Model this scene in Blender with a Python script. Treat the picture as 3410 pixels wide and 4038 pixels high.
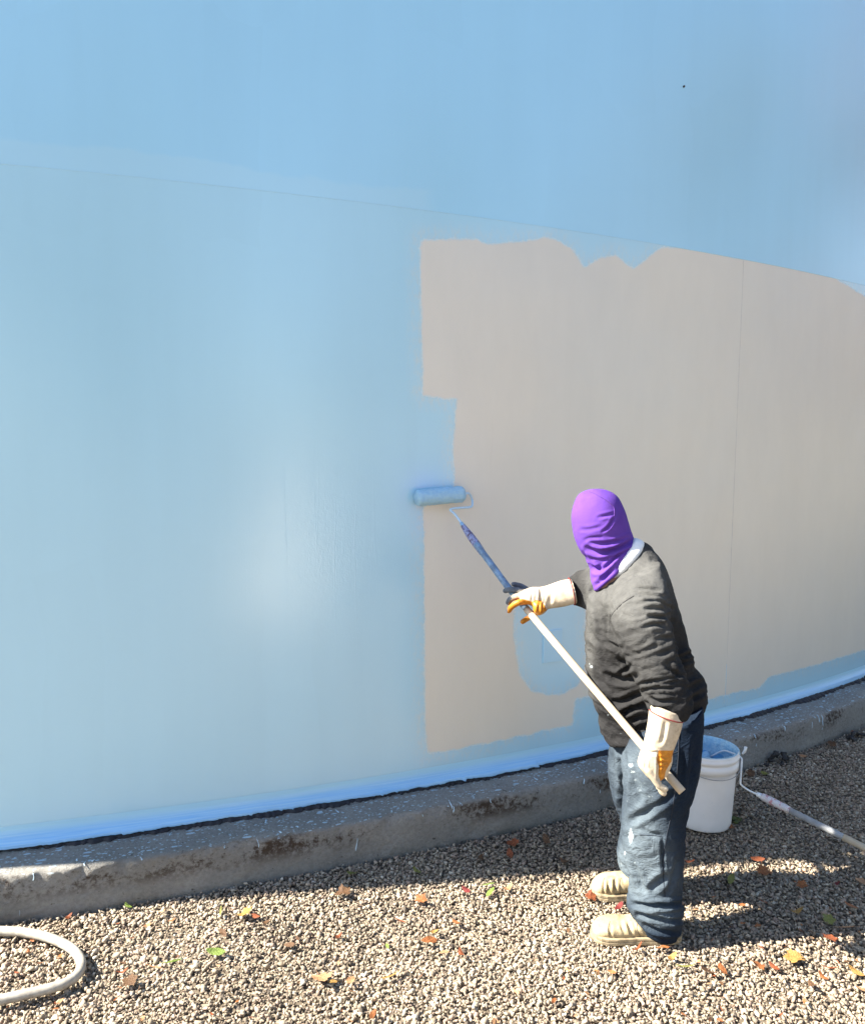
import bpy, bmesh, math, random
import numpy as np
from mathutils import Vector, Matrix

random.seed(7)
rng = np.random.default_rng(7)
for o in list(bpy.data.objects):
    bpy.data.objects.remove(o, do_unlink=True)
SC = bpy.context.scene
COL = SC.collection

# ------------------------------------------------------------------ camera
W_, H_ = 3410.0, 4038.0
F_ = 3105.0
PITCH, ROLL, CAMZ = 0.0916, 0.0069, 1.85
_fw = np.array([0, math.cos(PITCH), -math.sin(PITCH)])
_up = np.array([0, math.sin(PITCH), math.cos(PITCH)])
_rt = np.array([1.0, 0, 0])
CR = _rt * math.cos(ROLL) + _up * math.sin(ROLL)
CU = -_rt * math.sin(ROLL) + _up * math.cos(ROLL)
CAM0 = np.array([0, 0, CAMZ])
cd = bpy.data.cameras.new('camera')
cam = bpy.data.objects.new('camera', cd)
COL.objects.link(cam)
m = Matrix((( CR[0], CU[0], -_fw[0], 0), (CR[1], CU[1], -_fw[1], 0), (CR[2], CU[2], -_fw[2], CAMZ), (0, 0, 0, 1)))
cam.matrix_world = m
cd.sensor_fit = 'HORIZONTAL'
cd.sensor_width = 36.0
cd.lens = F_ / W_ * 36.0
cd.clip_start = 0.05
cd.clip_end = 2000
SC.camera = cam

# ------------------------------------------------------------------ sky and sun
SUN_EL = math.radians(41)
SHADOW_AZ = math.radians(7.5)            # direction in which shadows run, from +X towards +Y
to_sun = Vector((-math.cos(SHADOW_AZ) * math.cos(SUN_EL), -math.sin(SHADOW_AZ) * math.cos(SUN_EL), math.sin(SUN_EL)))
world = bpy.data.worlds.new('World')
SC.world = world
world.use_nodes = True
wn = world.node_tree
wn.nodes.clear()
sky = wn.nodes.new('ShaderNodeTexSky')
sky.sky_type = 'NISHITA'
sky.sun_disc = False
sky.sun_elevation = SUN_EL
sky.sun_rotation = math.atan2(to_sun.x, to_sun.y)
sky.air_density = 1.0
sky.dust_density = 0.6
sky.ozone_density = 1.0
bg = wn.nodes.new('ShaderNodeBackground')
bg.inputs['Strength'].default_value = 0.075
wo = wn.nodes.new('ShaderNodeOutputWorld')
wn.links.new(sky.outputs[0], bg.inputs[0])
wn.links.new(bg.outputs[0], wo.inputs[0])
sl = bpy.data.lights.new('sun', 'SUN')
sl.energy = 5.0
sl.angle = math.radians(0.53)
sl.color = (1.0, 0.92, 0.79)
sun = bpy.data.objects.new('sun', sl)
COL.objects.link(sun)
sun.rotation_euler = (-to_sun).to_track_quat('-Z', 'Y').to_euler()
SC.view_settings.view_transform = 'Standard'
SC.view_settings.look = 'None'
SC.view_settings.gamma = 1.0
SC.view_settings.use_curve_mapping = False
SC.view_settings.exposure = 2.13
SC.cycles.use_denoising = True
SC.cycles.max_bounces = 5

# ------------------------------------------------------------------ measuring helpers (photo pixel + real distance -> metres)
def ray(px, py):
    return _fw * F_ + CR * (px - W_ / 2) + CU * (H_ / 2 - py)
def at(px, py, Y):
    d = ray(px, py)
    return CAM0 + d * (Y / d[1])
def ground(px, py, z=0.0):
    d = ray(px, py)
    return CAM0 + d * ((z - CAMZ) / d[2])
def project(P):
    d = P - CAM0
    z = d @ _fw
    return np.stack([W_ / 2 + F_ * (d @ CR) / z, H_ / 2 - F_ * (d @ CU) / z], -1)

# tank geometry
TC = np.array([-5.566, 16.647])
TR = 14.141
RING_W, RING_H = 0.222, 0.1936
SEAM_Z = 2.872
def onwall(px, py, R=TR):
    """photo pixel -> (arc metres from the camera axis, height) on the tank shell"""
    d = ray(px, py)
    a = d[0]**2 + d[1]**2
    b = 2 * (d[0] * (CAM0[0] - TC[0]) + d[1] * (CAM0[1] - TC[1]))
    c = (CAM0[0] - TC[0])**2 + (CAM0[1] - TC[1])**2 - R * R
    t = (-b - math.sqrt(max(b * b - 4 * a * c, 0))) / (2 * a)
    P = CAM0 + d * t
    return (math.atan2(P[1] - TC[1], P[0] - TC[0]) + math.pi / 2) * R, P[2]
def wallpt(u, z, R=TR):
    a = np.asarray(u) / TR - math.pi / 2
    return np.stack([TC[0] + R * np.cos(a), TC[1] + R * np.sin(a), np.broadcast_to(z, np.shape(a))], -1)

# ------------------------------------------------------------------ numpy noise
def _hash(ix, iy, iz, seed):
    h = (ix.astype(np.int64) * 374761393 + iy.astype(np.int64) * 668265263 + iz.astype(np.int64) * 1442695041 + seed * 974634541) & 0xFFFFFFFF
    h = ((h ^ (h >> 13)) * 1274126177) & 0xFFFFFFFF
    h = h ^ (h >> 16)
    return (h & 0xFFFF) / 32767.5 - 1.0
def vnoise(P, seed=0):
    P = np.asarray(P, float)
    i = np.floor(P)
    f = P - i
    i = i.astype(np.int64)
    f = f * f * (3 - 2 * f)
    r = 0
    for dx in (0, 1):
        for dy in (0, 1):
            for dz in (0, 1):
                w = (f[:, 0] if dx else 1 - f[:, 0]) * (f[:, 1] if dy else 1 - f[:, 1]) * (f[:, 2] if dz else 1 - f[:, 2])
                r = r + w * _hash(i[:, 0] + dx, i[:, 1] + dy, i[:, 2] + dz, seed)
    return r
def fbm(P, seed=0, octv=3):
    r, a = 0, 1.0
    for k in range(octv):
        r = r + a * vnoise(P * 2**k, seed + k)
        a *= 0.5
    return r

# ------------------------------------------------------------------ mesh helpers
def new_mesh(name, V, Fs, smooth=True):
    me = bpy.data.meshes.new(name)
    me.from_pydata([tuple(v) for v in V], [], [tuple(int(i) for i in f) for f in Fs])
    me.update()
    if smooth:
        me.polygons.foreach_set('use_smooth', [True] * len(me.polygons))
    return me
def obj(name, me, mat=None, parent=None):
    o = bpy.data.objects.new(name, me)
    COL.objects.link(o)
    if mat is not None:
        me.materials.clear()
        me.materials.append(mat)
    if parent is not None:
        o.parent = parent
        o.matrix_parent_inverse = Matrix.Translation(-parent.location) if parent.type == 'EMPTY' else Matrix()
    return o
def empty(name, loc):
    o = bpy.data.objects.new(name, None)
    o.location = loc
    o.empty_display_size = 0.1
    COL.objects.link(o)
    return o
def tag(o, label, cat, group=None):
    o['label'] = label
    o['category'] = cat
    if group:
        o['group'] = group
    return o
def grid_faces(nr, nc, wrap=False, off=0):
    fs = []
    cc = nc if wrap else nc - 1
    for r in range(nr - 1):
        for c in range(cc):
            c2 = (c + 1) % nc
            fs.append((off + r * nc + c, off + r * nc + c2, off + (r + 1) * nc + c2, off + (r + 1) * nc + c))
    return fs
def merge(parts):
    V, Fs, o = [], [], 0
    for v, f in parts:
        V.append(np.asarray(v, float))
        Fs += [tuple(i + o for i in q) for q in f]
        o += len(v)
    return np.concatenate(V), Fs
def catmull(A, sub):
    A = np.asarray(A, float)
    n = len(A)
    out = []
    for i in range(n - 1):
        p0, p1, p2, p3 = A[max(i - 1, 0)], A[i], A[i + 1], A[min(i + 2, n - 1)]
        for k in range(sub):
            t = k / sub
            out.append(0.5 * ((2 * p1) + (-p0 + p2) * t + (2 * p0 - 5 * p1 + 4 * p2 - p3) * t * t + (-p0 + 3 * p1 - 3 * p2 + p3) * t**3))
    out.append(A[-1])
    return np.array(out)
def S(l, r, Yl, Yr, b, e=2.0):
    """a cross-section of a garment: its two silhouette points, their distances and the half depth"""
    L = at(l[0], l[1], Yl)
    R = at(r[0], r[1], Yr)
    return np.concatenate([(L + R) / 2, (R - L) / 2, [b, e]])
def loft(secs, n=48, sub=6, cap=True):
    A = catmull(np.array(secs), sub)
    th = np.linspace(0, 2 * math.pi, n, endpoint=False)
    V = []
    for s in A:
        C, U, b, e = s[:3], s[3:6], s[6], s[7]
        c, q = np.cos(th), np.sin(th)
        x = np.sign(c) * np.abs(c)**(2 / e)
        y = np.sign(q) * np.abs(q)**(2 / e)
        Vd = np.array([0, b, 0]) - U * (U[1] * b / max(U @ U, 1e-9)) * 0.8
        V.append(C + x[:, None] * U + y[:, None] * Vd)
    nr = len(V)
    V = np.concatenate(V)
    Fs = grid_faces(nr, n, True)
    if cap:
        V = np.concatenate([V, [A[0, :3]], [A[-1, :3]]])
        a, b2 = len(V) - 2, len(V) - 1
        for c in range(n):
            Fs.append((a, (c + 1) % n, c))
            Fs.append((b2, (nr - 1) * n + c, (nr - 1) * n + (c + 1) % n))
    return V, Fs
def tube(pts, rad, n=16, sub=1, cap=True, round_end=False):
    P = np.asarray(pts, float)
    if np.isscalar(rad):
        rad = [rad] * len(P)
    A = np.column_stack([P, rad])
    if sub > 1:
        A = catmull(A, sub)
    P, R = A[:, :3], A[:, 3]
    if round_end:
        d = P[-1] - P[-2]
        d /= np.linalg.norm(d)
        ex = [(P[-1] + d * R[-1] * s, R[-1] * math.sqrt(max(1 - s * s, 0.0)) + 1e-5) for s in (0.4, 0.75, 0.95)]
        d0 = P[0] - P[1]
        d0 /= np.linalg.norm(d0)
        ex0 = [(P[0] + d0 * R[0] * s, R[0] * math.sqrt(max(1 - s * s, 0.0)) + 1e-5) for s in (0.95, 0.75, 0.4)]
        P = np.concatenate([[e[0] for e in ex0], P, [e[0] for e in ex]])
        R = np.concatenate([[e[1] for e in ex0], R, [e[1] for e in ex]])
    T = np.gradient(P, axis=0)
    T /= np.linalg.norm(T, axis=1)[:, None] + 1e-12
    N = np.cross(T[0], [0.123, 0.37, 0.91])
    N /= np.linalg.norm(N)
    th = np.linspace(0, 2 * math.pi, n, endpoint=False)
    V = []
    for i in range(len(P)):
        N = N - T[i] * (N @ T[i])
        N /= np.linalg.norm(N)
        B = np.cross(T[i], N)
        V.append(P[i] + R[i] * (np.cos(th)[:, None] * N + np.sin(th)[:, None] * B))
    nr = len(V)
    V = np.concatenate(V)
    Fs = grid_faces(nr, n, True)
    if cap:
        Fs.append(tuple(range(n))[::-1])
        Fs.append(tuple((nr - 1) * n + c for c in range(n)))
    return V, Fs
def lathe(prof, n=64, centre=(0, 0, 0), cap=False):
    prof = np.asarray(prof, float)
    th = np.linspace(0, 2 * math.pi, n, endpoint=False)
    V = np.concatenate([np.stack([centre[0] + r * np.cos(th), centre[1] + r * np.sin(th), np.full(n, centre[2] + z)], -1) for r, z in prof])
    return V, grid_faces(len(prof), n, True)
def remesh(parts, voxel, smooth=4):
    """union of closed shapes as one continuous surface"""
    V, Fs = merge(parts)
    me = new_mesh('tmp', V, Fs)
    o = bpy.data.objects.new('tmp', me)
    COL.objects.link(o)
    r = o.modifiers.new('r', 'REMESH')
    r.mode = 'VOXEL'
    r.voxel_size = voxel
    s = o.modifiers.new('s', 'SMOOTH')
    s.factor = 0.5
    s.iterations = smooth
    dg = bpy.context.evaluated_depsgraph_get()
    dg.update()
    out = bpy.data.meshes.new_from_object(o.evaluated_get(dg))
    bpy.data.objects.remove(o, do_unlink=True)
    bpy.data.meshes.remove(me)
    out.polygons.foreach_set('use_smooth', [True] * len(out.polygons))
    return out
def get_v(me):
    a = np.empty(len(me.vertices) * 3)
    me.vertices.foreach_get('co', a)
    return a.reshape(-1, 3)
def get_n(me):
    a = np.empty(len(me.vertices) * 3)
    me.vertex_normals.foreach_get('vector', a)
    return a.reshape(-1, 3)
def set_v(me, V):
    me.vertices.foreach_set('co', np.asarray(V, float).ravel())
    me.update()
def attr(me, name, val):
    a = me.attributes.new(name, 'FLOAT', 'POINT')
    a.data.foreach_set('value', np.asarray(val, np.float32))
def seg_dist(Q, pts):
    """distance of 2D points to a polyline, and the position 0..1 along it"""
    best = np.full(len(Q), 1e9)
    bt = np.zeros(len(Q))
    pts = np.asarray(pts, float)
    L = np.concatenate([[0], np.cumsum(np.linalg.norm(np.diff(pts, axis=0), axis=1))])
    for i in range(len(pts) - 1):
        a, b = pts[i], pts[i + 1]
        d = b - a
        t = np.clip(((Q - a) @ d) / (d @ d + 1e-9), 0, 1)
        r = np.linalg.norm(Q - (a + t[:, None] * d), axis=1)
        k = r < best
        best[k] = r[k]
        bt[k] = (L[i] + t[k] * (L[i + 1] - L[i])) / L[-1]
    return best, bt
def crease(me, strokes, near_only=True):
    """press folds into a garment: each stroke = (points, depth in m, half width in photo px); ridges swell on both sides"""
    V = get_v(me)
    N = get_n(me)
    Q = project(V)
    D = np.zeros(len(V))
    face = np.clip(-N[:, 1] * 1.6 + 0.25, 0, 1) if near_only else np.ones(len(V))
    for pts, amp, w in strokes:
        d, t = seg_dist(Q, catmull(pts, 5) if len(pts) > 2 else pts)
        x = d / w
        end = np.sin(np.clip(t, 0.0, 1.0) * math.pi)**0.6
        D += amp * (-np.exp(-x * x) + 0.55 * np.exp(-((x - 1.9) / 0.9)**2)) * (0.25 + 0.75 * end)
    set_v(me, V + N * (D * face)[:, None])

# ------------------------------------------------------------------ material helpers
class Mat:
    def __init__(self, name):
        self.m = bpy.data.materials.new(name)
        self.m.use_nodes = True
        self.t = self.m.node_tree
        self.b = self.t.nodes['Principled BSDF']
    def n(self, kind, **kw):
        nd = self.t.nodes.new('ShaderNode' + kind)
        for k, v in kw.items():
            setattr(nd, k, v)
        return nd
    def l(self, a, b):
        self.t.links.new(a, b)
    def coord(self, kind='Object', scale=(1, 1, 1)):
        c = self.n('TexCoord')
        mp = self.n('Mapping')
        mp.inputs['Scale'].default_value = scale
        self.l(c.outputs[kind], mp.inputs[0])
        return mp.outputs[0]
    def noise(self, vec, scale, detail=4, rough=0.55, dist=0.0):
        t = self.n('TexNoise')
        t.inputs['Scale'].default_value = scale
        t.inputs['Detail'].default_value = detail
        t.inputs['Roughness'].default_value = rough
        t.inputs['Distortion'].default_value = dist
        self.l(vec, t.inputs['Vector'])
        return t.outputs[0]
    def voro(self, vec, scale, feature='F1', out=0, rnd=1.0):
        t = self.n('TexVoronoi', feature=feature)
        t.inputs['Scale'].default_value = scale
        t.inputs['Randomness'].default_value = rnd
        self.l(vec, t.inputs['Vector'])
        return t.outputs[out]
    def ramp(self, fac, stops, interp='LINEAR'):
        r = self.n('ValToRGB')
        r.color_ramp.interpolation = interp
        e = r.color_ramp.elements
        while len(e) < len(stops):
            e.new(0.5)
        for k, (p, c) in enumerate(stops):
            e[k].position = p
            e[k].color = (c, c, c, 1) if np.isscalar(c) else (*c, 1)
        self.l(fac, r.inputs[0])
        return r.outputs[0]
    def math(self, op, a, b=0.0, c=None):
        t = self.n('Math', operation=op)
        for i, x in enumerate((a, b, c)):
            if x is None:
                continue
            if isinstance(x, (int, float)):
                t.inputs[i].default_value = x
            else:
                self.l(x, t.inputs[i])
        return t.outputs[0]
    def mix(self, fac, a, b, blend='MIX'):
        t = self.n('MixRGB', blend_type=blend)
        for i, x in enumerate((fac, a, b)):
            if isinstance(x, (int, float)):
                t.inputs[i].default_value = x if i == 0 else (x, x, x, 1)
            elif isinstance(x, tuple):
                t.inputs[i].default_value = (*x, 1)
            else:
                self.l(x, t.inputs[i])
        return t.outputs[0]
    def attr(self, name):
        t = self.n('Attribute', attribute_name=name)
        return t.outputs['Fac']
    def smooth(self, x, lo, hi):
        t = self.n('MapRange', interpolation_type='SMOOTHSTEP')
        self.l(x, t.inputs[0])
        t.inputs[1].default_value = lo
        t.inputs[2].default_value = hi
        return t.outputs[0]
    def bump(self, h, strength, dist=0.01, normal=None):
        t = self.n('Bump')
        t.inputs['Strength'].default_value = strength
        t.inputs['Distance'].default_value = dist
        self.l(h, t.inputs['Height'])
        if normal is not None:
            self.l(normal, t.inputs['Normal'])
        return t.outputs[0]
    def set(self, **kw):
        names = dict(color='Base Color', rough='Roughness', metal='Metallic', normal='Normal', spec='Specular IOR Level', coat='Coat Weight', coatr='Coat Roughness', sheen='Sheen Weight', sub='Subsurface Weight', ior='IOR')
        for k, v in kw.items():
            s = self.b.inputs[names[k]]
            if isinstance(v, (int, float)):
                s.default_value = v
            elif isinstance(v, tuple):
                s.default_value = (*v, 1)
            else:
                self.l(v, s)
        return self

def plain(name, col, rough=0.5, var=0.15, scale=30, bump=0.0, **kw):
    M = Mat(name)
    v = M.coord()
    n = M.noise(v, scale)
    f = M.ramp(n, [(0.3, 1 - var), (0.7, 1 + var)])
    M.set(color=M.mix(1.0, tuple(col), f, 'MULTIPLY'), rough=rough, **kw)
    if bump:
        M.set(normal=M.bump(M.noise(v, scale * 4), bump, 0.004))
    return M.m

PAINT = (0.40, 0.69, 0.86)
PRIMER = (0.70, 0.672, 0.605)
def wall_material(name, patch, PAINT=PAINT):
    M = Mat(name)
    uv = M.n('UVMap', uv_map='UVMap').outputs[0]
    def sc(x, y):
        mp = M.n('Mapping')
        mp.inputs['Scale'].default_value = (x, y, 1)
        M.l(uv, mp.inputs[0])
        return mp.outputs[0]
    lanes = M.noise(sc(4.5, 0.35), 1.0, 3)
    cloud = M.noise(sc(0.8, 0.7), 1.0, 3)
    peel = M.noise(sc(1, 0.8), 190, 3, 0.6)
    wave = M.noise(sc(3.0, 1.1), 2.2, 3)
    tone = M.ramp(M.math('ADD', M.math('MULTIPLY', lanes, 0.5), M.math('MULTIPLY', cloud, 0.5)), [(0.35, 0.975), (0.65, 1.02)])
    # overlapping roller passes: lanes a sleeve wide, broken at uneven heights
    sepu = M.n('SeparateXYZ')
    M.l(uv, sepu.inputs[0])
    wob = M.math('MULTIPLY', M.math('SUBTRACT', M.noise(sc(1, 1), 1.7, 2), 0.5), 0.16)
    lane = M.math('FLOOR', M.math('DIVIDE', M.math('ADD', sepu.outputs[0], wob), 0.225))
    wn_ = M.n('TexWhiteNoise', noise_dimensions='2D')
    cx_ = M.n('CombineXYZ')
    M.l(lane, cx_.inputs[0])
    M.l(M.math('FLOOR', M.math('DIVIDE', M.math('ADD', sepu.outputs[1], M.math('MULTIPLY', M.noise(sc(0.6, 0.6), 2.3, 3), 1.6)), 1.1)), cx_.inputs[1])
    M.l(cx_.outputs[0], wn_.inputs[0])
    tone = M.mix(1.0, tone, M.ramp(wn_.outputs[0], [(0.0, 0.99), (1.0, 1.008)]), 'MULTIPLY')
    col = M.mix(1.0, PAINT, tone, 'MULTIPLY')
    if not patch:
        # pale lap of the last coat brought over the girth seam
        lap = M.math('SUBTRACT', 1.0, M.smooth(M.math('ADD', sepu.outputs[1], M.math('MULTIPLY', M.math('SUBTRACT', M.noise(sc(1, 1), 2.6, 4), 0.5), 0.16)), SEAM_Z + 0.075, SEAM_Z + 0.10))
        lap = M.math('MULTIPLY', lap, M.math('SUBTRACT', 1.0, M.smooth(M.math('ADD', sepu.outputs[0], M.math('MULTIPLY', M.noise(sc(1, 1), 5, 3), 0.12)), 5.72, 5.80)))
        col = M.mix(M.math('MULTIPLY', lap, 0.55), col, (0.43, 0.71, 0.88))
    stip = M.noise(sc(1, 1), 90, 4, 0.7)
    if patch:
        sdf = M.attr('sdf')
        edge = M.noise(sc(1, 0.8), 13, 5, 0.65)
        fine = M.noise(sc(1, 1), 120, 3, 0.6)
        e = M.math('ADD', sdf, M.math('ADD', M.math('MULTIPLY', M.math('SUBTRACT', edge, 0.5), 0.034), M.math('MULTIPLY', M.math('SUBTRACT', fine, 0.5), 0.022)))
        k = M.smooth(e, -0.007, 0.009)
        pcl = M.noise(sc(0.9, 0.9), 1.3, 4)
        pr = M.mix(M.ramp(pcl, [(0.35, 0.0), (0.7, 1.0)]), tuple(PRIMER), tuple(c * f for c, f in zip(PRIMER, (1.06, 1.03, 0.99))))
        pr = M.mix(M.ramp(stip, [(0.62, 0.0), (0.75, 0.12)]), pr, (0.3, 0.3, 0.3))
        pr = M.mix(1.0, pr, M.ramp(M.noise(sc(2.2, 0.7), 2.4, 5, 0.65), [(0.3, 0.965), (0.7, 1.02)]), 'MULTIPLY')
        pr = M.mix(M.math('MULTIPLY', M.smooth(M.noise(sc(5.0, 0.5), 3.0, 4, 0.7), 0.64, 0.74), 0.10), pr, (0.50, 0.42, 0.33))
        # thin first roller pass near the edge lets the primer through
        thin = M.smooth(e, 0.0, 0.10)
        skip = M.smooth(M.noise(sc(1.6, 0.7), 30, 5, 0.75), 0.42, 0.75)
        thinpaint = M.mix(M.math('MULTIPLY', M.math('SUBTRACT', 1.0, thin), M.math('ADD', 0.10, M.math('MULTIPLY', skip, 0.5))), col, pr)
        col = M.mix(k, pr, thinpaint)
        wet = M.attr('wet')
        rough = M.mix(k, 0.42, M.mix(wet, 0.25, M.ramp(wave, [(0.3, 0.09), (0.7, 0.17)])))
        # roller marks: stipple and thin raised tram lines where the coat is wet
        tram = M.noise(sc(11.0, 0.45), 1.0, 2)
        line = M.math('MULTIPLY', M.math('SUBTRACT', 1.0, M.smooth(M.math('ABSOLUTE', M.math('SUBTRACT', tram, 0.5)), 0.0, 0.012)), wet)
        coarse = M.noise(sc(1.2, 0.5), 75, 3, 0.6)
        h = M.math('ADD', M.math('MULTIPLY', k, 0.25), M.math('MULTIPLY', peel, M.math('ADD', 0.12, M.math('MULTIPLY', k, M.math('ADD', 0.25, M.math('MULTIPLY', wet, 0.5))))))
        h = M.math('ADD', h, M.math('MULTIPLY', k, M.math('ADD', M.math('MULTIPLY', line, 0.35), M.math('MULTIPLY', M.math('MULTIPLY', coarse, wet), 0.9))))
    else:
        rough = M.ramp(wave, [(0.3, 0.235), (0.7, 0.26)])
        h = M.math('MULTIPLY', peel, 0.3)
    nb = M.bump(h, 0.35, 0.0016)
    dent = M.noise(sc(0.55, 0.5), 1.0, 2)
    nb2 = M.bump(M.math('ADD', dent, M.math('MULTIPLY', wave, 0.06)), 0.14, 0.02, nb)
    M.set(color=col, rough=rough, normal=nb2, spec=0.5, coat=1.0, coatr=rough)
    M.b.inputs['Coat IOR'].default_value = 1.8
    M.l(nb2, M.b.inputs['Coat Normal'])
    return M.m

def concrete_material():
    M = Mat('cast_concrete')
    uv = M.n('UVMap', uv_map='UVMap').outputs[0]
    def sc(x, y):
        mp = M.n('Mapping')
        mp.inputs['Scale'].default_value = (x, y, 1)
        M.l(uv, mp.inputs[0])
        return mp.outputs[0]
    base = M.mix(M.ramp(M.noise(sc(1, 1), 3, 5), [(0.3, 0.0), (0.7, 1.0)]), (0.29, 0.285, 0.265), (0.44, 0.425, 0.395))
    base = M.mix(M.ramp(M.noise(sc(1, 1), 60, 5, 0.7), [(0.35, 0.35), (0.6, 0.0)]), base, (0.14, 0.134, 0.125))
    sep = M.n('SeparateXYZ')
    M.l(uv, sep.inputs[0])
    v = sep.outputs[1]                      # metres down the profile: 0 at the shell, about 0.22 at the arris
    # brown growth just below the arris, in uneven patches
    band = M.math('MULTIPLY', M.smooth(v, 0.20, 0.235), M.math('SUBTRACT', 1.0, M.smooth(v, 0.26, 0.34)))
    patchy = M.smooth(M.math('ADD', M.noise(sc(1.0, 2.0), 2.1, 2), M.math('MULTIPLY', M.math('SUBTRACT', M.noise(sc(1, 1), 40, 5, 0.75), 0.5), 0.9)), 0.50, 0.68)
    base = M.mix(M.math('MULTIPLY', band, M.math('MULTIPLY', patchy, 0.9)), base, (0.065, 0.040, 0.025))
    spots = M.smooth(M.noise(sc(1, 1), 30, 5, 0.7), 0.61, 0.68)
    base = M.mix(M.math('MULTIPLY', spots, 0.75), base, (0.05, 0.034, 0.026))
    # darker towards the foot
    foot = M.math('MULTIPLY', M.smooth(M.math('ADD', v, M.math('MULTIPLY', M.noise(sc(1, 1), 14, 4), 0.08)), 0.40, 0.46), 0.6)
    base = M.mix(foot, base, (0.08, 0.09, 0.075))
    # paint splatter, thick near the shell, thinning outwards
    def splat(scale, sx, sy, thr, seed_off):
        mp = M.n('Mapping')
        mp.inputs['Scale'].default_value = (sx, sy, 1)
        mp.inputs['Location'].default_value = (seed_off, seed_off * 0.7, 0)
        M.l(uv, mp.inputs[0])
        wv = M.n('TexNoise')
        wv.inputs['Scale'].default_value = scale * 0.8
        M.l(mp.outputs[0], wv.inputs['Vector'])
        ad = M.n('MixRGB', blend_type='LINEAR_LIGHT')
        ad.inputs[0].default_value = 0.006
        M.l(mp.outputs[0], ad.inputs[1])
        M.l(wv.outputs['Color'], ad.inputs[2])
        t = M.n('TexVoronoi')
        t.inputs['Scale'].default_value = scale
        M.l(ad.outputs[0], t.inputs['Vector'])
        cs = M.n('SeparateColor')
        M.l(t.outputs['Color'], cs.inputs[0])
        size = M.math('MULTIPLY', M.math('POWER', cs.outputs[0], 3.0), thr)
        return M.math('LESS_THAN', t.outputs['Distance'], size)
    out = M.math('SUBTRACT', 1.0, M.smooth(v, 0.02, 0.30))
    s = M.math('MAXIMUM', M.math('MAXIMUM', splat(30, 0.6, 1.5, 0.36, 0.0), splat(60, 0.7, 1.5, 0.42, 3.1)), splat(105, 0.7, 1.2, 0.42, 7.7))
    s = M.math('MULTIPLY', s, M.math('GREATER_THAN', M.math('ADD', out, M.math('MULTIPLY', M.noise(sc(1, 1), 5, 3), 0.55)), 0.52))
    drips = splat(9, 2.6, 0.42, 0.17, 5.7)
    drips = M.math('MULTIPLY', drips, M.math('MULTIPLY', M.smooth(v, 0.14, 0.2), M.math('SUBTRACT', 1.0, M.smooth(v, 0.3, 0.42))))
    s = M.math('MAXIMUM', s, drips)
    col = M.mix(s, base, (0.55, 0.70, 0.80))
    hh = M.math('ADD', M.math('MULTIPLY', M.noise(sc(1, 1), 38, 7, 0.75), 1.4), M.math('MULTIPLY', M.noise(sc(1, 1), 200, 3, 0.7), 0.35))
    M.set(color=col, rough=M.mix(s, 0.97, 0.5), normal=M.bump(hh, 1.0, 0.02), spec=0.1)
    return M.m

def gravel_material(stones):
    M = Mat('gravel_stone' if stones else 'gravel_bed')
    v = M.coord('Object')
    cols = [(0.0, (0.06, 0.05, 0.042)), (0.12, (0.14, 0.115, 0.09)), (0.28, (0.245, 0.20, 0.15)), (0.5, (0.34, 0.285, 0.21)), (0.66, (0.31, 0.23, 0.18)), (0.82, (0.43, 0.37, 0.28)), (1.0, (0.60, 0.55, 0.46))]
    if stones:
        c = M.ramp(M.attr('tint'), cols)
        c = M.mix(1.0, c, M.ramp(M.noise(v, 160, 3), [(0.3, 0.82), (0.7, 1.12)]), 'MULTIPLY')
        M.set(color=c, rough=0.85, normal=M.bump(M.noise(v, 320, 3), 0.5, 0.002), spec=0.25)
    else:
        t = M.n('TexVoronoi')
        t.inputs['Scale'].default_value = 55
        M.l(v, t.inputs['Vector'])
        cs = M.n('SeparateColor')
        M.l(t.outputs['Color'], cs.inputs[0])
        c = M.ramp(cs.outputs[0], cols)
        c = M.mix(M.smooth(t.outputs['Distance'], 0.25, 0.6), c, (0.12, 0.098, 0.072))
        M.set(color=c, rough=0.9, normal=M.bump(t.outputs['Distance'], -0.8, 0.012), spec=0.2)
    return M.m

MW_PATCH = wall_material('rolled_tank_coating_over_primer', True)
MW = wall_material('sky_tinted_coating', False, (0.36, 0.68, 0.90))  # upper courses bluer: the wall's sky reflection gradient put into the colour
MCONC = concrete_material()
MSTONE = gravel_material(True)
MBED = gravel_material(False)

# ------------------------------------------------------------------ ground
gv, gf = [], []
GX = np.array([-400, -60, -12, -5, 0, 5, 12, 60, 400.0])
V = np.array([(x, y, -0.005) for y in GX for x in GX])
ge = obj('gravel_yard', new_mesh('gravel_yard', V, grid_faces(len(GX), len(GX))), MBED)
ge['kind'] = 'structure'

# ------------------------------------------------------------------ gravel stones
def stone_templates(k):
    out = []
    for i in range(k):
        bm = bmesh.new()
        r = np.random.default_rng(100 + i)
        p = r.normal(size=(9, 3))
        p /= np.linalg.norm(p, axis=1)[:, None]
        p *= r.uniform(0.75, 1.1, size=(9, 1))
        p *= np.array([1.0, r.uniform(0.65, 0.9), r.uniform(0.5, 0.72)])
        for q in p:
            bm.verts.new(q)
        res = bmesh.ops.convex_hull(bm, input=bm.verts[:])
        bmesh.ops.delete(bm, geom=[g for g in res['geom_interior'] if isinstance(g, bmesh.types.BMVert)], context='VERTS')
        bmesh.ops.triangulate(bm, faces=bm.faces[:])
        bmesh.ops.recalc_face_normals(bm, faces=bm.faces[:])
        bm.verts.index_update()
        out.append((np.array([v.co[:] for v in bm.verts]), np.array([[v.index for v in f.verts] for f in bm.faces])))
        bm.free()
    return out
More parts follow.
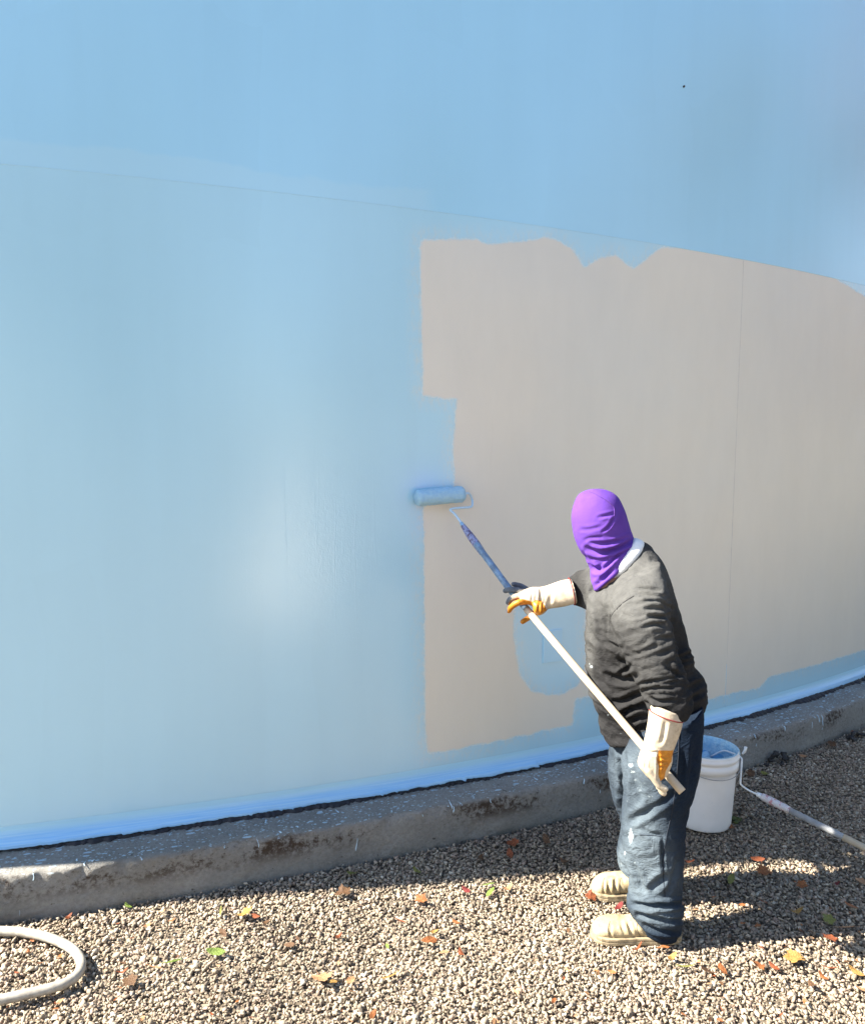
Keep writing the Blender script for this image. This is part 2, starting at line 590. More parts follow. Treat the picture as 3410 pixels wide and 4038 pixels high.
def scatter_stones():
    tm = stone_templates(14)
    pts = []
    for layer, (sp, z0, s0, s1) in enumerate(((0.0135, -0.001, 0.0068, 0.0115), (0.0185, 0.0050, 0.0060, 0.0112))):
        xs = np.arange(-2.7, 4.4, sp)
        ys = np.arange(1.85, 6.4, sp)
        gx, gy = np.meshgrid(xs, ys)
        gx = gx.ravel() + rng.uniform(-0.55, 0.55, gx.size) * sp
        gy = gy.ravel() + rng.uniform(-0.55, 0.55, gy.size) * sp
        ok = np.hypot(gx - TC[0], gy - TC[1]) > TR + RING_W + 0.002
        # keep to the wedge a camera here or a step aside can see
        ok &= (np.abs(gx - 0.25) < 0.72 * gy + 0.5)
        gx, gy = gx[ok], gy[ok]
        s = 0.5 * (s0 + s1) * np.clip(np.exp(rng.normal(0, 0.32, gx.size)), 0.5, 2.1)
        z = z0 + rng.uniform(-0.005, 0.006, gx.size)
        z = z + 0.006 * vnoise(np.stack([gx * 2.2, gy * 2.2, gx * 0], -1), 5)
        pts.append(np.stack([gx, gy, z, s], -1))
    P = np.concatenate(pts)
    n = len(P)
    kind = rng.integers(0, len(tm), n)
    yaw = rng.uniform(0, 2 * math.pi, n)
    pit = rng.normal(0, 0.55, n)
    rol = rng.normal(0, 0.55, n)
    base_t = np.clip(rng.beta(2.2, 1.7, n), 0, 1)
    # a few darker drifts of stone
    base_t = np.clip(base_t - 0.22 * np.clip(vnoise(np.stack([P[:, 0] * 1.7, P[:, 1] * 2.5, P[:, 0] * 0], -1), 9), 0, 1), 0.0, 1)
    VV, FF, TT, off = [], [], [], 0
    for k in range(len(tm)):
        idx = np.where(kind == k)[0]
        v, f = tm[k]
        cy, sy, cp, sp_, cr, sr = np.cos(yaw[idx]), np.sin(yaw[idx]), np.cos(pit[idx]), np.sin(pit[idx]), np.cos(rol[idx]), np.sin(rol[idx])
        R = np.empty((len(idx), 3, 3))
        R[:, 0, 0] = cy * cp; R[:, 0, 1] = cy * sp_ * sr - sy * cr; R[:, 0, 2] = cy * sp_ * cr + sy * sr
        R[:, 1, 0] = sy * cp; R[:, 1, 1] = sy * sp_ * sr + cy * cr; R[:, 1, 2] = sy * sp_ * cr - cy * sr
        R[:, 2, 0] = -sp_;    R[:, 2, 1] = cp * sr;                 R[:, 2, 2] = cp * cr
        w = np.einsum('nij,vj->nvi', R, v) * P[idx, 3][:, None, None] + P[idx, None, :3]
        VV.append(w.reshape(-1, 3))
        FF.append((f[None] + (off + np.arange(len(idx)) * len(v))[:, None, None]).reshape(-1, 3))
        TT.append(np.repeat(base_t[idx], len(v)))
        off += len(idx) * len(v)
    VV, FF, TT = np.concatenate(VV), np.concatenate(FF), np.concatenate(TT)
    me = bpy.data.meshes.new('gravel')
    me.vertices.add(len(VV))
    me.vertices.foreach_set('co', VV.ravel())
    me.loops.add(FF.size)
    me.loops.foreach_set('vertex_index', FF.ravel().astype(np.int32))
    me.polygons.add(len(FF))
    me.polygons.foreach_set('loop_start', np.arange(0, FF.size, 3, dtype=np.int32))
    me.polygons.foreach_set('loop_total', np.full(len(FF), 3, np.int32))
    me.update()
    me.validate()
    attr(me, 'tint', TT)
    print('stones', n, 'tris', len(FF))
    o = obj('gravel', me, MSTONE)
    o['kind'] = 'stuff'
    o['label'] = 'loose beige crushed stone covering the yard'
    o['category'] = 'gravel'
scatter_stones()

# ------------------------------------------------------------------ the tank
tank = empty('storage_tank', (TC[0], TC[1], 0))
tag(tank, 'huge round steel tank, half rolled light blue over beige primer', 'tank')
def fx(x, y):                     # coordinates read on the half-size view
    return (x * 1.93313, y * 1.93313)
outline = [fx(*p) for p in [
    (858, 488), (915, 489), (975, 489), (992, 500), (1040, 496), (1088, 490), (1108, 485), (1140, 491), (1164, 505), (1178, 528), (1192, 545), (1225, 527), (1258, 520), (1275, 537), (1292, 548),
    (1318, 530), (1340, 509), (1356, 503), (1410, 509), (1460, 518), (1508, 528), (1545, 530), (1600, 539), (1660, 552), (1703, 566), (1722, 580), (1764, 604), (1830, 650), (1990, 790),
    (1990, 1215), (1830, 1295), (1764, 1325), (1700, 1345), (1640, 1362), (1568, 1380), (1548, 1404), (1510, 1410), (1440, 1427), (1380, 1440), (1230, 1445),
    (1210, 1420), (1172, 1425), (1168, 1478), (1100, 1492), (1000, 1515), (900, 1533), (873, 1538), (868, 1500), (866, 1300), (864, 1030), (905, 1020), (926, 1000), (926, 900), (932, 813), (900, 812), (863, 805), (860, 650)]]
oval = [fx(*p) for p in [(1052, 1225), (1100, 1215), (1160, 1213), (1194, 1220), (1196, 1300), (1193, 1360), (1180, 1398), (1150, 1415), (1115, 1420), (1085, 1410), (1062, 1380), (1050, 1330), (1046, 1275)]]
OUT = np.array([onwall(*p) for p in outline])
OVAL = np.array([onwall(*p) for p in oval])
def poly_sdf(Q, poly):
    d = np.full(len(Q), 1e9)
    inside = np.zeros(len(Q), bool)
    n = len(poly)
    for i in range(n):
        a, b = poly[i], poly[(i + 1) % n]
        e = b - a
        t = np.clip(((Q - a) @ e) / (e @ e + 1e-12), 0, 1)
        d = np.minimum(d, np.linalg.norm(Q - (a + t[:, None] * e), axis=1))
        c = ((a[1] > Q[:, 1]) != (b[1] > Q[:, 1])) & (Q[:, 0] < (b[0] - a[0]) * (Q[:, 1] - a[1]) / (b[1] - a[1] + 1e-12) + a[0])
        inside ^= c
    return np.where(inside, -d, d)
def paint_sdf(Q):
    return np.maximum(poly_sdf(Q, OUT), -poly_sdf(Q, OVAL))       # negative where bare primer shows
U_SEAM = (onwall(2923, 1030)[0] + onwall(2865, 2790)[0]) / 2
U_WET = onwall(1300, 2000)[0]
def plate(u0, u1, z0, z1, du, dz, R=TR, patch=False, thick=0.012):
    nu = max(int(round((u1 - u0) / du)), 2) + 1
    nz = max(int(round((z1 - z0) / dz)), 2) + 1
    us, zs = np.linspace(u0, u1, nu), np.linspace(z0, z1, nz)
    gu, gz = np.meshgrid(us, zs)
    gu, gz = gu.ravel(), gz.ravel()
    V = wallpt(gu, gz, R)
    Fs = grid_faces(nz, nu)
    # folded back edges give the plate its thickness
    rim = [0 * nu + c for c in range(nu)] + [r * nu + nu - 1 for r in range(1, nz)] + [(nz - 1) * nu + c for c in range(nu - 2, -1, -1)] + [r * nu for r in range(nz - 2, 0, -1)]
    back = wallpt(gu[rim], gz[rim], R - thick)
    o = len(V)
    k = len(rim)
    V = np.concatenate([V, V[rim], back])
    for i in range(k):
        j = (i + 1) % k
        Fs.append((o + j, o + i, o + k + i, o + k + j))
    me = new_mesh('shell_plate', V, Fs)
    UV = np.concatenate([np.stack([gu, gz], -1)] + [np.stack([gu[rim], gz[rim]], -1)] * 2)
    ul = me.uv_layers.new(name='UVMap')
    li = np.empty(len(me.loops), np.int32)
    me.loops.foreach_get('vertex_index', li)
    ul.data.foreach_set('uv', UV[li].astype(np.float32).ravel())
    # keep the rim crisp
    for p in me.polygons[len(Fs) - k:]:
        p.use_smooth = False
    if patch:
        attr(me, 'sdf', np.clip(paint_sdf(UV), -0.5, 0.5))
        wet = np.exp(-((UV[:, 0] - U_WET) / 0.38)**2) * np.exp(-((UV[:, 1] - 1.35) / 0.75)**2)
        attr(me, 'wet', wet)
    return me
GAP = 0.0002
Z0 = RING_H - 0.02
LEN = 6.0
NPL = int(round(2 * math.pi * TR / LEN))
LEN = 2 * math.pi * TR / NPL
courses = [(Z0, SEAM_Z), (SEAM_Z, SEAM_Z + 2.44), (SEAM_Z + 2.44, SEAM_Z + 4.88), (SEAM_Z + 4.88, SEAM_Z + 7.32)]
for ci, (za, zb) in enumerate(courses):
    off = U_SEAM if ci % 2 == 0 else U_SEAM + LEN * 0.30
    for k in range(-(NPL // 2), NPL - NPL // 2):
        u0, u1 = off + k * LEN, off + (k + 1) * LEN
        mid = (u0 + u1) / 2
        front = abs(mid - 6.5) < LEN * 1.1 and ci < 2
        patch = front and ci == 0
        me = plate(u0 + GAP, u1 - GAP, za + GAP, zb - GAP, 0.02 if patch else (0.06 if front else 0.25), 0.02 if patch else (0.2 if front else 1.2), TR if ci % 2 == 0 else TR - 0.0006, patch)
        obj('shell_plate', me, MW_PATCH if patch else MW, tank)
# weld beads
MWELD = wall_material('coated_weld', False)
def bead(name, us, zs, r, mat):
    P = wallpt(np.array(us), np.array(zs), TR - 0.0005)
    jit = 1 + 0.25 * vnoise(np.stack([np.array(us) * 60, np.array(zs) * 60, np.zeros(len(us))], -1), 3)
    me = new_mesh(name, *tube(P, list(r * jit), 8))
    me.uv_layers.new(name='UVMap')
    return obj(name, me, mat, tank)
us = np.linspace(1.0, 12.5, 700)
bead('weld_seam', us, np.full(len(us), SEAM_Z), 0.0016, MWELD)
MPRB = plain('primed_weld', (0.60, 0.57, 0.53), 0.5, 0.08, 20)
zs = np.linspace(RING_H + 0.35, SEAM_Z - 0.005, 160)
bead('weld_seam', np.full(len(zs), U_SEAM), zs, 0.0018, MPRB)
zs = np.linspace(RING_H + 0.09, RING_H + 0.35, 20)
bead('weld_seam', np.full(len(zs), U_SEAM), zs, 0.0018, MWELD)
# patch plate welded on the shell
pu0, pz0 = onwall(2138, 2615)
pu1, pz1 = onwall(2214, 2480)
pm = plate(pu0, pu1, pz0, pz1, 0.01, 0.01, TR + 0.006, False, 0.007)
obj('patch_plate', pm, MW, tank)
su, sz = onwall(2695, 340)
sp0 = wallpt(su, sz, TR - 0.004)
sp1 = wallpt(su, sz, TR + 0.006)
obj('pin_stub', new_mesh('pin_stub', *tube([sp0, sp1], [0.006, 0.005], 10)), plain('rusty_pin', (0.03, 0.03, 0.035), 0.7), tank)
# roof
rp = [(TR + 0.03, SEAM_Z + 7.32), (TR + 0.03, SEAM_Z + 7.40), (TR - 0.5, SEAM_Z + 7.5), (TR * 0.5, SEAM_Z + 8.2), (0.2, SEAM_Z + 8.8)]
rme = new_mesh('tank_roof', *lathe(rp, 96, (TC[0], TC[1], 0)))
rme.uv_layers.new(name='UVMap')
obj('tank_roof', rme, MW, tank)

# coved foot of the shell: brushed coat, with sky light put into its bluer colour
MCOVE = Mat('brushed_sky_lit_coat')
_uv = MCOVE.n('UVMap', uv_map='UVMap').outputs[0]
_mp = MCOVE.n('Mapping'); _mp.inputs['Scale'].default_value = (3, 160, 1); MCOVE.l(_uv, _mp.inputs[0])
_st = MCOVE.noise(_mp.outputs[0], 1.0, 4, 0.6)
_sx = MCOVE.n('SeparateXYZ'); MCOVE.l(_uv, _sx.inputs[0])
_fe = MCOVE.smooth(MCOVE.math('ADD', _sx.outputs[1], MCOVE.math('MULTIPLY', MCOVE.math('SUBTRACT', _st, 0.5), 0.05)), 0.006, 0.05)   # feathered blend into the sky-lit blue
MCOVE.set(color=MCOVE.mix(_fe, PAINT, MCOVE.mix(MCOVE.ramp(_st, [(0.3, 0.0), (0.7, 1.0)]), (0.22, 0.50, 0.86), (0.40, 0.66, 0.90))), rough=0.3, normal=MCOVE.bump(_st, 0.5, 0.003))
def ring_strip(u0, u1, du, prof_fn, name, mat, parent):
    us = np.arange(u0, u1, du)
    rows = []
    uvs = []
    prof = prof_fn(us)                       # list of (radius array, height array)
    acc = 0
    for k, (r, z) in enumerate(prof):
        a = us / TR - math.pi / 2
        rows.append(np.stack([TC[0] + r * np.cos(a), TC[1] + r * np.sin(a), z + np.zeros(len(us))], -1))
        if k:
            acc += float(np.mean(np.hypot(np.mean(prof[k][0] - prof[k - 1][0]), np.mean(prof[k][1] - prof[k - 1][1]))))
        uvs.append(np.stack([us, np.full(len(us), acc)], -1))
    V = np.concatenate(rows)
    Fs = grid_faces(len(prof), len(us))
    Fs = [f[::-1] for f in Fs]
    me = new_mesh(name, V, Fs)
    UV = np.concatenate(uvs)
    ul = me.uv_layers.new(name='UVMap')
    li = np.empty(len(me.loops), np.int32)
    me.loops.foreach_get('vertex_index', li)
    ul.data.foreach_set('uv', UV[li].astype(np.float32).ravel())
    return obj(name, me, mat, parent)
def n1(us, f, seed):
    return vnoise(np.stack([us * f, us * 0 + 0.37, us * 0], -1), seed)
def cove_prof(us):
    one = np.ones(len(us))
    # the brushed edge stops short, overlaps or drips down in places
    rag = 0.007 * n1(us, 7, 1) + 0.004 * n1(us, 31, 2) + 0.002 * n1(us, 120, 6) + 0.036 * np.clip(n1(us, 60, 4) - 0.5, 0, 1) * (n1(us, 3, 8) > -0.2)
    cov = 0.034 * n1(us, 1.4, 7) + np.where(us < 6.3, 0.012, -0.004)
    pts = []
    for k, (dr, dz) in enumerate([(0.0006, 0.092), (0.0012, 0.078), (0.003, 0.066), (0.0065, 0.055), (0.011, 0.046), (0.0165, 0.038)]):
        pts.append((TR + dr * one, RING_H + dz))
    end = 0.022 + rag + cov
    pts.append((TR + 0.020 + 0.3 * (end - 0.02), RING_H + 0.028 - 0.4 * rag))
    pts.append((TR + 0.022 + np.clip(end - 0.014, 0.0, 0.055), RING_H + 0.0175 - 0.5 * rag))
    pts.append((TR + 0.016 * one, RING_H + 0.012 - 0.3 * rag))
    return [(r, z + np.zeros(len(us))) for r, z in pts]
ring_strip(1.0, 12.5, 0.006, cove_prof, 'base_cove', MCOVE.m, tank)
MTAR = plain('black_sealant', (0.006, 0.006, 0.012), 0.55, 0.4, 60, 0.5)
def tar_prof(us):
    one = np.ones(len(us))
    w = np.clip(0.017 + 0.012 * n1(us, 4, 11) + 0.014 * n1(us, 30, 12) + 0.014 * n1(us, 90, 13), 0.001, 1)
    return [(TR + 0.008 * one, RING_H + 0.028 * one), (TR + 0.018 + 0.3 * w, RING_H + 0.017 + 0.003 * n1(us, 60, 14)), (TR + 0.020 + w, RING_H + 0.008 + 0.003 * n1(us, 70, 15)), (TR + 0.022 + w, RING_H - 0.006 * one)]
ring_strip(1.0, 12.5, 0.006, tar_prof, 'sealant_strip', MTAR, tank)

# concrete ring foundation
def conc_prof_list():
    base = [(-0.25, 0.0), (0.0, 0.0), (0.03, 0.0), (0.06, 0.0), (0.09, -0.001), (0.12, -0.002), (0.15, -0.003), (0.185, -0.004), (0.202, -0.006), (0.212, -0.0095), (0.2175, -0.016), (0.220, -0.028), (0.2215, -0.05), (0.223, -0.08), (0.224, -0.10), (0.225, -0.12), (0.226, -0.14), (0.227, -0.16), (0.228, -0.19), (0.23, -0.30)]
    return base
def concrete_ring():
    base = conc_prof_list()
    us_f = np.arange(1.0, 12.6, 0.012)
    us_c = np.arange(12.6, 2 * math.pi * TR + 1.0 - 0.2, 0.35)
    us = np.concatenate([us_f, us_c])
    n = len(us)
    V, UV = [], []
    acc = -0.25
    for k, (dr, dz) in enumerate(base):
        if k:
            acc += math.hypot(dr - base[k - 1][0], dz - base[k - 1][1])
        a = us / TR - math.pi / 2
        Q = np.stack([us, np.full(n, acc), np.zeros(n)], -1)
        nz = 0.004 * fbm(Q * 7, 21, 3) + 0.0035 * fbm(Q * 38, 24, 2) - 0.006 * np.clip(vnoise(Q * 55, 29) - 0.45, 0, 1)
        edge = math.exp(-((acc - 0.215) / 0.03)**2)
        nz = nz - edge * 0.020 * np.clip(fbm(Q * 14, 27, 3) - 0.1, 0, 1)       # chipped arris
        wr = min(max((dr - 0.16) / 0.05, 0), 1)
        r = TR + dr + nz * wr
        z = RING_H + dz + nz * (1 - wr) * (0.6 if dr > 0.02 else 0)
        V.append(np.stack([TC[0] + r * np.cos(a), TC[1] + r * np.sin(a), z + np.zeros(n)], -1))
        UV.append(np.stack([us, np.full(n, acc)], -1))
    V, UV = np.concatenate(V), np.concatenate(UV)
    Fs = [f[::-1] for f in grid_faces(len(base), n, True)]
    me = new_mesh('concrete_foundation', V, Fs)
    ul = me.uv_layers.new(name='UVMap')
    li = np.empty(len(me.loops), np.int32)
    me.loops.foreach_get('vertex_index', li)
    ul.data.foreach_set('uv', UV[li].astype(np.float32).ravel())
    o = obj('concrete_foundation', me, MCONC)
    tag(o, 'grey concrete ring under the tank, paint spattered and stained brown', 'foundation')
    # runs of paint over the arris
    cum = [-0.25]
    for k in range(1, len(base)):
        cum.append(cum[-1] + math.hypot(base[k][0] - base[k - 1][0], base[k][1] - base[k - 1][1]))
    dm = plain('dried_paint_run', (0.50, 0.66, 0.78), 0.4, 0.1, 60)
    rr = np.random.default_rng(12)
    for i in range(70):
        u = rr.uniform(4.0, 9.4)
        v0 = rr.choice([rr.uniform(0.03, 0.12), rr.uniform(0.15, 0.22), rr.uniform(0.18, 0.3)])
        ln = rr.uniform(0.008, 0.035) * (1.8 if rr.random() < 0.15 else 1)
        w = rr.uniform(0.0016, 0.0036)
        P, W = [], []
        for t in np.linspace(0, 1, 7):
            v = v0 + ln * t
            dr, dz = np.interp(v, cum, [q[0] for q in base]), np.interp(v, cum, [q[1] for q in base])
            uu = u + 0.004 * math.sin(3 * t + i)
            a = uu / TR - math.pi / 2
            r_ = TR + dr + 0.0005
            P.append((TC[0] + r_ * math.cos(a), TC[1] + r_ * math.sin(a), RING_H + dz + 0.0005))
            W.append(w * (0.55 + 0.75 * t**2) if t < 1 else w * 0.6)
        obj('paint_run', new_mesh('paint_run', *tube(P, W, 6)), dm, o)
concrete_ring()

# ------------------------------------------------------------------ autumn wood behind the viewpoint: its light and its mirror image fall on the tank
def woodland():
    r = np.random.default_rng(3)
    trunks, LV, LT = [], [], []
    spots = [(-9, -15), (-5.5, -17), (-2, -14.5), (1.2, -16), (3.6, -13.5), (12.5, -12.5), (14.5, -10), (17, -12.5), (18.5, -7), (20, -3), (22, 1), (23.5, 5), (6.5, -24), (10, -25), (14.5, 2.5), (15.5, 5.8), (15, 9), (17.5, 12.5)]
    for i, (x, y) in enumerate(spots):
        h = r.uniform(8, 11.5)
        base = np.array([x, y, -0.05])
        lean = r.normal(0, 0.04, 2)
        pts = [base + np.array([lean[0] * t * h, lean[1] * t * h, t * h]) for t in (0, 0.2, 0.45, 0.7, 0.95)]
        trunks.append(tube(pts, [0.2, 0.16, 0.12, 0.08, 0.03], 10, 2))
        lobes = []
        for k in range(13):
            a = r.uniform(0, 6.28)
            t = r.uniform(0.28, 0.98)
            rad_ = r.uniform(0.5, 1.0) * 2.4 * (1.1 - t * 0.6)
            c = base + np.array([math.cos(a) * rad_, math.sin(a) * rad_, t * h])
            lobes.append((c, r.uniform(0.8, 1.5)))
            if k < 7:
                trunks.append(tube([pts[1 + k % 3], (pts[1 + k % 3] + c) / 2 + [0, 0, 0.25], c], [0.06, 0.04, 0.012], 6, 2))
        tone = r.uniform(0, 1)
        for c, s in lobes:
            n = int(330 * s)
            d = r.normal(size=(n, 3))
            d /= np.linalg.norm(d, axis=1)[:, None]
            P = c + d * (s * r.uniform(0.3, 1.0, n)**0.5)[:, None] * np.array([1, 1, 0.8])
            e1 = r.normal(size=(n, 3)); e1 /= np.linalg.norm(e1, axis=1)[:, None]
            e2 = np.cross(e1, r.normal(size=(n, 3))); e2 /= np.linalg.norm(e2, axis=1)[:, None]
            q = r.uniform(0.07, 0.13, n)[:, None]
            LV.append(np.stack([P - e1 * q, P + e2 * q * 0.6, P + e1 * q, P - e2 * q * 0.6], 1).reshape(-1, 3))
            LT.append(np.repeat(np.clip(tone + r.normal(0, 0.15, n), 0, 1), 4))
    TV, TF = merge(trunks)
    V = np.concatenate([TV] + LV)
    nl = (len(V) - len(TV)) // 4
    Fs = TF + [tuple(len(TV) + 4 * k + j for j in range(4)) for k in range(nl)]
    me = new_mesh('woodland', V, Fs, False)
    attr(me, 'tone', np.concatenate([np.zeros(len(TV))] + LT))
    M = Mat('autumn_foliage')
    M.set(color=M.ramp(M.attr('tone'), [(0.0, (0.05, 0.08, 0.02)), (0.4, (0.11, 0.10, 0.025)), (0.7, (0.20, 0.10, 0.02)), (1.0, (0.17, 0.06, 0.02))]), rough=0.6)
    MB = plain('bark', (0.09, 0.07, 0.055), 0.9, 0.3, 8)
    o = obj('woodland', me, M.m)
    me.materials.append(MB)
    mi = np.zeros(len(me.polygons), np.int32)
    mi[:len(TF)] = 1
    me.polygons.foreach_set('material_index', mi)
    o['kind'] = 'stuff'
    o['label'] = 'edge of an autumn wood around the yard'
    o['category'] = 'wood'
woodland()

# unseen pale mound added behind the viewpoint to give the wet coat its glare
def heap():
    n, k = 64, 24
    th = np.linspace(0, 2 * math.pi, n, endpoint=False)
    V = []
    for i in range(k):
        t = i / (k - 1)
        r = 1.0 * t
        z = 1.95 * (1 - t)**0.8
        Q = np.stack([np.cos(th) * r * 2, np.sin(th) * r * 2, np.full(n, z)], -1)
        rr_ = r * (1 + 0.12 * fbm(Q, 44, 3))
        V.append(np.stack([2.45 + rr_ * np.cos(th), -1.35 + rr_ * np.sin(th), z - 0.03 + 0.05 * fbm(Q * 2, 47, 3) * (t > 0.02)], -1))
    me = new_mesh('glare_mound', np.concatenate(V), grid_faces(k, n, True))
    o = obj('glare_mound', me, plain('pale_mound', (0.46, 0.42, 0.35), 0.95, 0.15, 20, 0.5))
    o['kind'] = 'structure'
heap()
# ------------------------------------------------------------------ the painter
def A1(x, y):      # readings on enlarged details of the photograph
    return (2150 + 0.5267 * x, 1850 + 0.5267 * y)
def A2(x, y):
    return (2200 + 0.5267 * x, 2700 + 0.5267 * y)
def A3(x, y):
    return (1900 + 0.28345 * x, 2200 + 0.28345 * y)
def A4(x, y):
    return (2300 + 0.3118 * x, 2300 + 0.3118 * y)
def A5(x, y):
    return (2400 + 0.28345 * x, 2750 + 0.28345 * y)

def cloth(name, cols, fade=None, scale=40, weave=420, rough=0.9, folds=0.5, wr_dir=(1.0, 1.0, 1.6)):
    """cols: list of (position, colour) over a soft noise; fade: name of an attribute that blends to a paler colour; stain: white paint marks"""
    M = Mat(name)
    v = M.coord('Object')
    c = M.ramp(M.math('ADD', M.math('MULTIPLY', M.noise(v, 7, 4), 0.6), M.math('MULTIPLY', M.noise(v, scale, 4, 0.7), 0.4)), cols)
    if fade:
        f = M.math('MULTIPLY', M.attr('fade'), M.ramp(M.noise(v, 22, 5, 0.7), [(0.25, 0.55), (0.7, 1.0)]))
        c = M.mix(f, c, fade)
        st = M.smooth(M.math('ADD', M.attr('stain'), M.math('MULTIPLY', M.math('SUBTRACT', M.noise(v, 70, 5, 0.8), 0.5), 1.6)), 0.45, 0.85)
        c = M.mix(M.math('MULTIPLY', M.math('MULTIPLY', st, M.math('GREATER_THAN', M.attr('stain'), 0.12)), 0.7), c, (0.46, 0.53, 0.56))
    def rid(s, stretch):
        q = M.noise(M.coord('Object', stretch), s, 3, 0.55, 0.8)
        return M.math('SUBTRACT', 1.0, M.math('MULTIPLY', M.math('ABSOLUTE', M.math('SUBTRACT', q, 0.5)), 4.0))
    h = M.math('ADD', M.math('ADD', M.math('MULTIPLY', rid(17, wr_dir), 0.55), M.math('MULTIPLY', rid(34, wr_dir), 0.3)), M.math('MULTIPLY', M.noise(v, weave, 2), 0.14))
    M.set(color=c, rough=rough, normal=M.bump(h, folds, 0.012), spec=0.12)
    return M.m

def stain_attr(me, spots):
    Q = project(get_v(me))
    s = np.zeros(len(Q))
    for (x, y), rx, ry, a in spots:
        s = np.maximum(s, a * np.exp(-((Q[:, 0] - x) / rx)**2 - ((Q[:, 1] - y) / ry)**2))
    attr(me, 'stain', s)
def blob_fade(me, spots):
    Q = project(get_v(me))
    s = np.zeros(len(Q))
    for (x, y), rx, ry, a in spots:
        s = s + a * np.exp(-((Q[:, 0] - x) / rx)**2 - ((Q[:, 1] - y) / ry)**2)
    attr(me, 'fade', np.clip(s, 0, 1))

feet = ground(2510, 3700)
painter = empty('person', (float(feet[0]), float(feet[1]) + 0.1, 0.0))
tag(painter, 'painter in purple hood, dark sweatshirt and jeans reaching a roller pole to the tank', 'person')

# --- sweatshirt
YF, YB = 3.025, 2.945
torso_s = [S(A1(*l), A1(*r), YF - sh, YB - sh, b - sh * 0.8, e) for (l, r, b, e), sh in zip([
    ((440, 835), (738, 556), 0.085, 2.0), ((390, 872), (800, 596), 0.13, 2.1), ((345, 930), (868, 672), 0.175, 2.2), ((318, 1030), (925, 800), 0.185, 2.2), ((304, 1180), (975, 980), 0.185, 2.1),
    ((301, 1330), (1025, 1160), 0.185, 2.1), ((306, 1470), (1075, 1330), 0.17, 2.1), ((322, 1620), (1140, 1490), 0.17, 2.1), ((352, 1750), (1192, 1600), 0.168, 2.2), ((388, 1870), (1200, 1700), 0.168, 2.2), ((422, 1965), (1190, 1785), 0.162, 2.2), ((452, 2022), (1150, 1835), 0.175, 2.2)], (0, 0, 0, 0, 0, 0, 0.008, 0.016, 0.022, 0.025, 0.025, 0.025))]
lsl_s = [S(A1(*l), A1(*r), Y, Y, b, 2.1) for l, r, Y, b in [
    ((570, 830), (850, 690), 2.835, 0.085), ((508, 990), (905, 860), 2.770, 0.098), ((497, 1140), (935, 1040), 2.735, 0.098), ((540, 1290), (965, 1210), 2.710, 0.092), ((604, 1440), (1000, 1385), 2.690, 0.086),
    ((668, 1570), (1042, 1540), 2.670, 0.08), ((718, 1670), (1080, 1670), 2.655, 0.075), ((752, 1750), (1092, 1765), 2.645, 0.07), ((772, 1795), (1050, 1862), 2.640, 0.062)]]
rsl_s = [S(l, r, Y, Y, b, 2.1) for l, r, Y, b in [
    ((2440, 2215), (2440, 2430), 3.000, 0.09), ((2385, 2225), (2375, 2415), 3.050, 0.085), ((2320, 2240), (2318, 2398), 3.100, 0.075), ((2275, 2258), (2288, 2395), 3.135, 0.068), ((2240, 2277), (2263, 2390), 3.160, 0.06)]]
shirt = remesh([loft(torso_s), loft(lsl_s), loft(rsl_s)], 0.0058, 5)
V = get_v(shirt)
N = get_n(shirt)
Q = project(V)
# loose cloth: broad drape, then compression folds running round the sleeve and across the belly
arm = np.array([A1(700, 900), A1(760, 1200), A1(860, 1500), A1(920, 1830)])
dA, tA = seg_dist(Q, arm)
on_arm = np.clip(1.4 - dA / 125, 0, 1) * (V[:, 1] < 2.78)
wr = vnoise(np.stack([tA * 22 + 1.3 * vnoise(V * 9, 31), dA * 0.006, V[:, 1] * 6], -1), 32)
D = on_arm * 0.007 * (1 - 2 * np.abs(wr)) * (0.35 + 0.65 * tA)
belly = (1 - np.clip(on_arm * 1.5, 0, 1)) * np.clip((1.25 - V[:, 2]) / 0.3, 0, 1)
wb = vnoise(np.stack([V[:, 0] * 4 + V[:, 2] * 3, V[:, 1] * 6, V[:, 2] * 17 - V[:, 0] * 5], -1), 33)
D += belly * 0.010 * (0.6 - np.abs(wb) * 1.6)
top = (1 - np.clip(on_arm * 1.5, 0, 1)) * np.clip((V[:, 2] - 1.0) / 0.2, 0, 1)
wt = vnoise(np.stack([V[:, 0] * 22 + V[:, 2] * 5, V[:, 1] * 8, V[:, 2] * 5], -1), 34)
D += top * 0.005 * (0.5 - np.abs(wt) * 1.5)
far = (V[:, 0] < at(2335, 2300, 3.15)[0]) & (V[:, 2] > 1.05)
wf = vnoise(np.stack([V[:, 0] * 34 + V[:, 2] * 9, V[:, 1] * 6, V[:, 2] * 4], -1), 35)
D += far * 0.008 * (0.6 - np.abs(wf) * 1.6)
fine_w = vnoise(np.stack([V[:, 0] * 26 - V[:, 2] * 10, V[:, 1] * 20, V[:, 2] * 44 + V[:, 0] * 12], -1), 36)
D += 0.0032 * (0.5 - np.abs(fine_w) * 1.8)
set_v(shirt, V + N * D[:, None])
